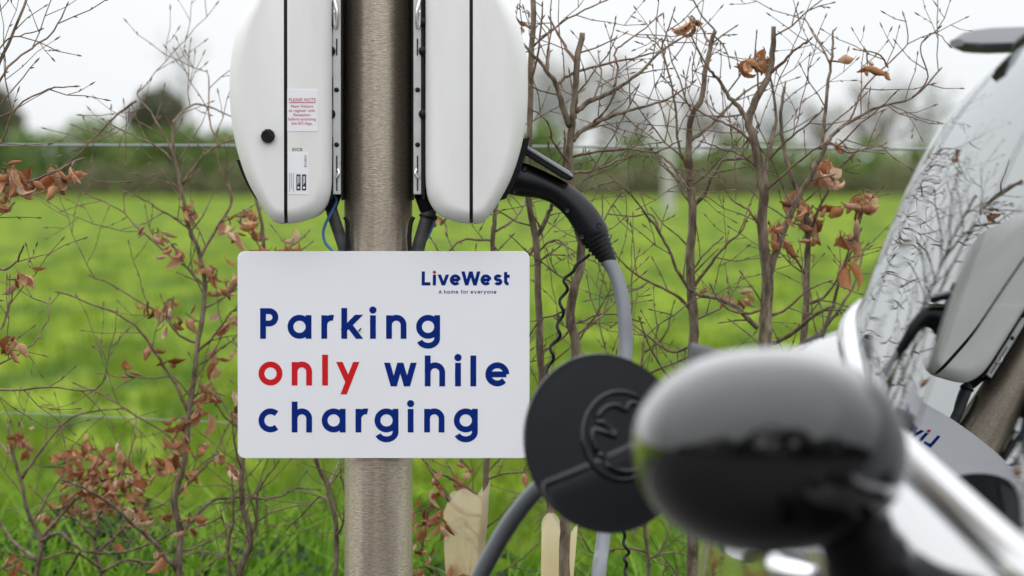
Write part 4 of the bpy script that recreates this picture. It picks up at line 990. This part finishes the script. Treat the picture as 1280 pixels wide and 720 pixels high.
# wire fence behind the hedge
M_wire = mat('galvanised_wire', (.30, .31, .32), .5, .6)
fence = thing('wire_fence', 'thin horizontal wire fence strung across behind the beech hedge', 'fence', (0, 10.0, .2))
for (vL, vM, vR) in ((181, 183, 186), (516, 548, 590)):
    q = MB(); q.tube(catmull([P(-300, vL - 3, 10.0), P(0, vL, 10.0), P(640, vM, 10.0), P(1100, vR, 10.0), P(1560, vR + 4, 10.0)], 6), .0022 if vL < 300 else .0011, 6); q.build('wire', M_wire, fence)
for x in (-1.32, 1.29):
    q = MB(); q.lathe([(.045, bank(10) - .2), (.045, 1.30), (.038, 1.32), (.002, 1.325)], Matrix.Translation((x, 10.05, 0)), 14); q.build('post', M_bark, fence, angle=40)

# ------------------------------------------------------------------ grass
def vnoise(x, y, seed):
    r = np.random.default_rng(seed); T = r.random((256, 256))
    xi, yi = np.floor(x).astype(int), np.floor(y).astype(int); fx, fy = x - xi, y - yi
    fx, fy = fx * fx * (3 - 2 * fx), fy * fy * (3 - 2 * fy)
    g = lambda a, b: T[a % 256, b % 256]
    return (g(xi, yi) * (1 - fx) + g(xi + 1, yi) * fx) * (1 - fy) + (g(xi, yi + 1) * (1 - fx) + g(xi + 1, yi + 1) * fx) * fy
def grass(n, seed, y0, y1, hmin, hmax, wmin, wmax, m_, margin=.5, rw=.34):
    r = np.random.default_rng(seed)
    t = r.random(n); inv = 1 / y0 - t * (1 / y0 - 1 / y1); y = 1 / inv
    x = (r.random(n) * 2 - 1) * (.095 * y + margin)
    # clumpy height
    cl = .55 * vnoise(x * 2.6 + 40, y * .9, 1) + .3 * vnoise(x * 6 + 80, y * 2.2, 2) + .15 * vnoise(x * 14 + 200, y * 6, 3)
    cl = np.clip((cl - .5) * 3.2 + .5, 0, 1)
    h = (hmin + (hmax - hmin) * r.random(n) ** 1.5) * (.30 + 1.05 * cl)
    wd = (wmin + (wmax - wmin) * r.random(n))
    a = r.random(n) * 2 * pi; lean = h * (.15 + .75 * r.random(n)); b = r.random(n) * 2 * pi
    z = np.array([bank(v) for v in y]) - .01
    dx, dy = np.cos(a) * wd / 2, np.sin(a) * wd / 2; lx, ly = np.cos(b) * lean, np.sin(b) * lean
    V = np.zeros((n, 7, 3))
    for i, (f, s, k) in enumerate(((0, 1, 0), (0, -1, 0), (.45, .9, .22), (.45, -.9, .22), (.8, .55, .62), (.8, -.55, .62), (1, 0, 1))):
        V[:, i, 0] = x + dx * s + lx * k; V[:, i, 1] = y + dy * s + ly * k; V[:, i, 2] = z + h * f * (1 - .15 * k)
    me = bpy.data.meshes.new('grass'); me.vertices.add(n * 7); me.vertices.foreach_set('co', V.ravel())
    base = np.arange(n)[:, None] * 7
    lp = np.concatenate([base + np.array([[0, 1, 3, 2]]), base + np.array([[2, 3, 5, 4]]), base + np.array([[4, 5, 6]])], 1).ravel()
    me.loops.add(len(lp)); me.loops.foreach_set('vertex_index', lp.astype(np.int32))
    me.polygons.add(n * 3)
    st = (np.arange(n)[:, None] * 11 + np.array([[0, 4, 8]])).ravel(); me.polygons.foreach_set('loop_start', st.astype(np.int32))
    me.update(calc_edges=True); me.validate()
    at = me.attributes.new('tone', 'FLOAT', 'POINT'); at.data.foreach_set('value', np.repeat(np.clip(r.random(n) * rw + (1 - rw) * cl, 0, 1), 7).astype(np.float32))
    me.shade_smooth(); me.materials.append(m_)
    o = bpy.data.objects.new('grass', me); COL.objects.link(o); return o
M_gr = mat('rough_grass', (.1, .2, .02), .55, spec=.12, attr=('tone', [(.006, .018, .003), (.018, .055, .006), (.05, .125, .010), (.09, .20, .012), (.15, .30, .018), (.25, .36, .05)]), trans=.35)
tag(grass(25000, 3, 8.7, 13, .10, .36, .006, .014, M_gr, rw=.55), kind='stuff')
M_gr2 = mat('meadow_grass', (.12, .25, .02), .6, spec=.06, attr=('tone', [(.014, .042, .005), (.045, .105, .008), (.10, .18, .012), (.15, .235, .018), (.24, .295, .04)]), trans=.35)
tag(grass(42000, 4, 13, 75, .05, .16, .008, .02, M_gr2, 1.0), kind='stuff')

# ------------------------------------------------------------------ distance: hedgerow, scrub, trees
def leaf_cloud(q, centre, rad, n, size, rnd, shell=.55):
    for i in range(n):
        while True:
            d = Vector((rnd.uniform(-1, 1), rnd.uniform(-1, 1), rnd.uniform(-1, 1)))
            if .05 < d.length < 1: break
        d = d.normalized() * (shell + (1 - shell) * rnd.random()) ** .6 if rnd.random() < .75 else d
        p = Vector(centre) + Vector((d.x * rad[0], d.y * rad[1], d.z * rad[2]))
        a = Vector((rnd.gauss(0, 1), rnd.gauss(0, 1), rnd.gauss(0, 1))).normalized(); b = a.orthogonal().normalized(); s = size * rnd.uniform(.6, 1.3)
        q.add([p - a * s, p + b * s * .6, p + a * s, p - b * s * .6], [(0, 1, 2, 3)])
def tone_mat(name, cols, tr=.2):
    return mat(name, cols[0], .7, spec=.1, noise=((.9, .9, .9), cols[1], 4, .4, .65), trans=tr)
M_hedge = tone_mat('hedgerow_leaves', ((.085, .14, .035), (.18, .25, .065)))
M_scrub = tone_mat('bramble_and_bracken', ((.095, .105, .05), (.19, .18, .10)))
M_ever = tone_mat('evergreen_leaves', ((.085, .095, .06), (.15, .15, .095)))
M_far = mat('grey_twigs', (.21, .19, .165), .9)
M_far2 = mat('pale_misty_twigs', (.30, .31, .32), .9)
rnd = random.Random(5)
DH = 172.0; k = DH / F
def hedge_row(name, m_, u0, u1, vtop, vbot, D, n_cl, leaves_n, size, wob, label=None, kind='stuff'):
    q = MB(); kk = D / F
    for i in range(n_cl):
        u = u0 + (u1 - u0) * (i + rnd.uniform(.1, .9)) / n_cl; top = vtop + rnd.uniform(-wob, wob)
        hgt = (vbot - top) * kk; c = P(u, (top + vbot) / 2, D + rnd.uniform(-1, 1)); leaf_cloud(q, c, ((u1 - u0) / n_cl * kk * 1.1, 1.2, hgt * .54), leaves_n, size, rnd)
    o = q.build(name, m_, smooth=False); tag(o, label, kind=kind); return o
hedge_row('hedgerow', M_hedge, -1620, 700, 156, 240, DH + 2, 104, 400, .13, 9)
hedge_row('bramble_scrub', M_scrub, -1620, 3000, 214, 250, DH - 2, 200, 160, .12, 13)
hedge_row('hedgerow', M_hedge, 640, 3000, 178, 240, DH + 3, 94, 220, .14, 18)
def bare_tree(u, D, vtop, label, spread, n, m_, seed, vbase=250, thick=1.0):
    rd = random.Random(seed); kk = D / F
    b = P(u, 245, D); b.z = 0; top = P(u, vtop, D); H = top.z
    rt = thing('bare_tree', label, 'tree', b, 'bare trees beyond the field')
    q = MB(); q.tube([b, b + Vector((0, 0, H * .35)), b + Vector((rd.uniform(-.2, .2), 0, H * .75))], [.14 * thick, .10 * thick, .03 * thick], 8); q.build('trunk', M_far, rt)
    q = MB(); sp = spread * kk
    def rec(p, d, L_, r, lvl):
        e = p + d * L_; mid = (p + e) / 2 + Vector((rd.gauss(0, .05), rd.gauss(0, .05), 0)) * L_
        q.tube([p, mid, e], [r, r * .8, r * .6], 3, cap=False)
        if lvl == 0: return
        for _ in range(rd.choice((2, 3, 3))):
            d2 = (d + Vector((rd.gauss(0, .55), rd.gauss(0, .55), rd.gauss(.12, .4)))).normalized(); rec(p + (e - p) * rd.uniform(.5, 1), d2, L_ * rd.uniform(.55, .85), r * .62, lvl - 1)
    for i in range(n):
        z = H * (.22 + .5 * i / n); a = rd.uniform(0, 2 * pi); d = Vector((cos(a) * sp / H, sin(a) * sp / H, .55)).normalized()
        rec(b + Vector((0, 0, z)), d, H * .24, .035 * thick, 4)
    q.build('crown', m_, rt, smooth=False); return rt
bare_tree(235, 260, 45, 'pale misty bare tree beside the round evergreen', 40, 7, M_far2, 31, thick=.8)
specs = [(672, 190, 95, 'bare grey tree just right of the right charger'), (712, 200, 75, 'tall bare grey tree behind the sawn sapling'), (755, 205, 92, 'bare grey tree left of the pale pole'), (795, 190, 128, 'short bare tree left of the pale pole, lowest of its neighbours'),
         (862, 230, 120, 'hazy bare tree just right of the pale pole'), (905, 200, 140, 'low bare tree between the pale pole and the thick sapling'), (968, 190, 125, 'bare tree half hidden by the thick sapling limbs'), (1030, 200, 135, 'bare tree over the tan leaf clumps'), (1095, 190, 112, 'bare grey tree touching the outline of the car window'), (1150, 200, 105, 'bare tree seen past the car tail')]
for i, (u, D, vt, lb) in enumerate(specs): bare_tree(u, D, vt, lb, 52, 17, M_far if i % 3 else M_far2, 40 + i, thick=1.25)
def round_tree(u, D, vtop, vbot, ru, label, seed):
    rd = random.Random(seed); kk = D / F; b = P(u, 240, D); b.z = 0
    rt = thing('evergreen_tree', label, 'tree', b, 'evergreens beyond the field')
    q = MB(); c = P(u, (vtop + vbot) / 2, D); q.tube([b, c + Vector((.1, 0, 0)), c + Vector((0, 0, 1))], [.25, .18, .05], 8); q.build('trunk', M_bark, rt)
    q = MB()
    for i in range(26):
        a = rd.uniform(0, 2 * pi); e = rd.uniform(-.5, 1); rr = sqrt(max(0, 1 - e * e)) * rd.uniform(.3, .75)
        cc = c + Vector((cos(a) * rr * ru * kk, sin(a) * rr * ru * kk, e * .7 * (vbot - vtop) / 2 * kk)); s = ru * kk * rd.uniform(.28, .45); leaf_cloud(q, cc, (s, s, s), 130, .13, rd)
    q.build('crown', M_ever, rt, smooth=False)
round_tree(195, 215, 98, 215, 40, 'round dark evergreen rising above the far hedge left of the charger', 3)
round_tree(-8, 205, 96, 215, 46, 'dark evergreen cut off by the left edge, behind the twigs', 4)
q = MB(); rnd = random.Random(12)
for u, v, D, r in ((105, 662, 10.2, .05), (140, 655, 10.3, .06), (165, 680, 10.2, .05), (60, 700, 10.2, .06), (215, 715, 10.3, .06), (345, 715, 10.3, .06), (20, 720, 10.2, .06), (590, 715, 10.2, .05)):
    leaf_cloud(q, P(u, v, D), (r * 1.6, r, r), 80, .011, rnd)
tag(q.build('undergrowth', mat('dark_ivy_leaves', (.012, .028, .008), .6, spec=.2, noise=((30, 30, 30), (.04, .085, .015), 3, .4, .65), trans=.2), smooth=False), kind='stuff')
# pale pole in the field edge on the right
pl = P(836, 240, 120); q = MB(); zt = P(836, 118, 120).z
q.lathe([(.12, -.1), (.115, zt * .5), (.105, zt - .05), (.08, zt), (.002, zt + .01)], Matrix.Translation((pl.x, 120, 0)), 16)
tag(q.build('wooden_pole', mat('pale_weathered_wood', (.42, .41, .39), .8), origin=(pl.x, 120, 0), angle=40), 'single pale upright pole at the far edge of the field', 'pole')
# trees behind the photographer, seen in the mirror cap and the flap
M_back = tone_mat('dark_tree_belt', ((.025, .035, .018), (.05, .06, .03)))
q = MB(); rnd = random.Random(77)
for i in range(96):
    x = -96 + 2 * i + rnd.uniform(-.8, .8); h = rnd.uniform(3.2, 6.5); leaf_cloud(q, (x, -17 + rnd.uniform(-1.5, 1.5), h * .5), (2.2, 1.8, h * .55), 110, .5, rnd)
tag(q.build('tree_belt', M_back, smooth=False), kind='stuff')
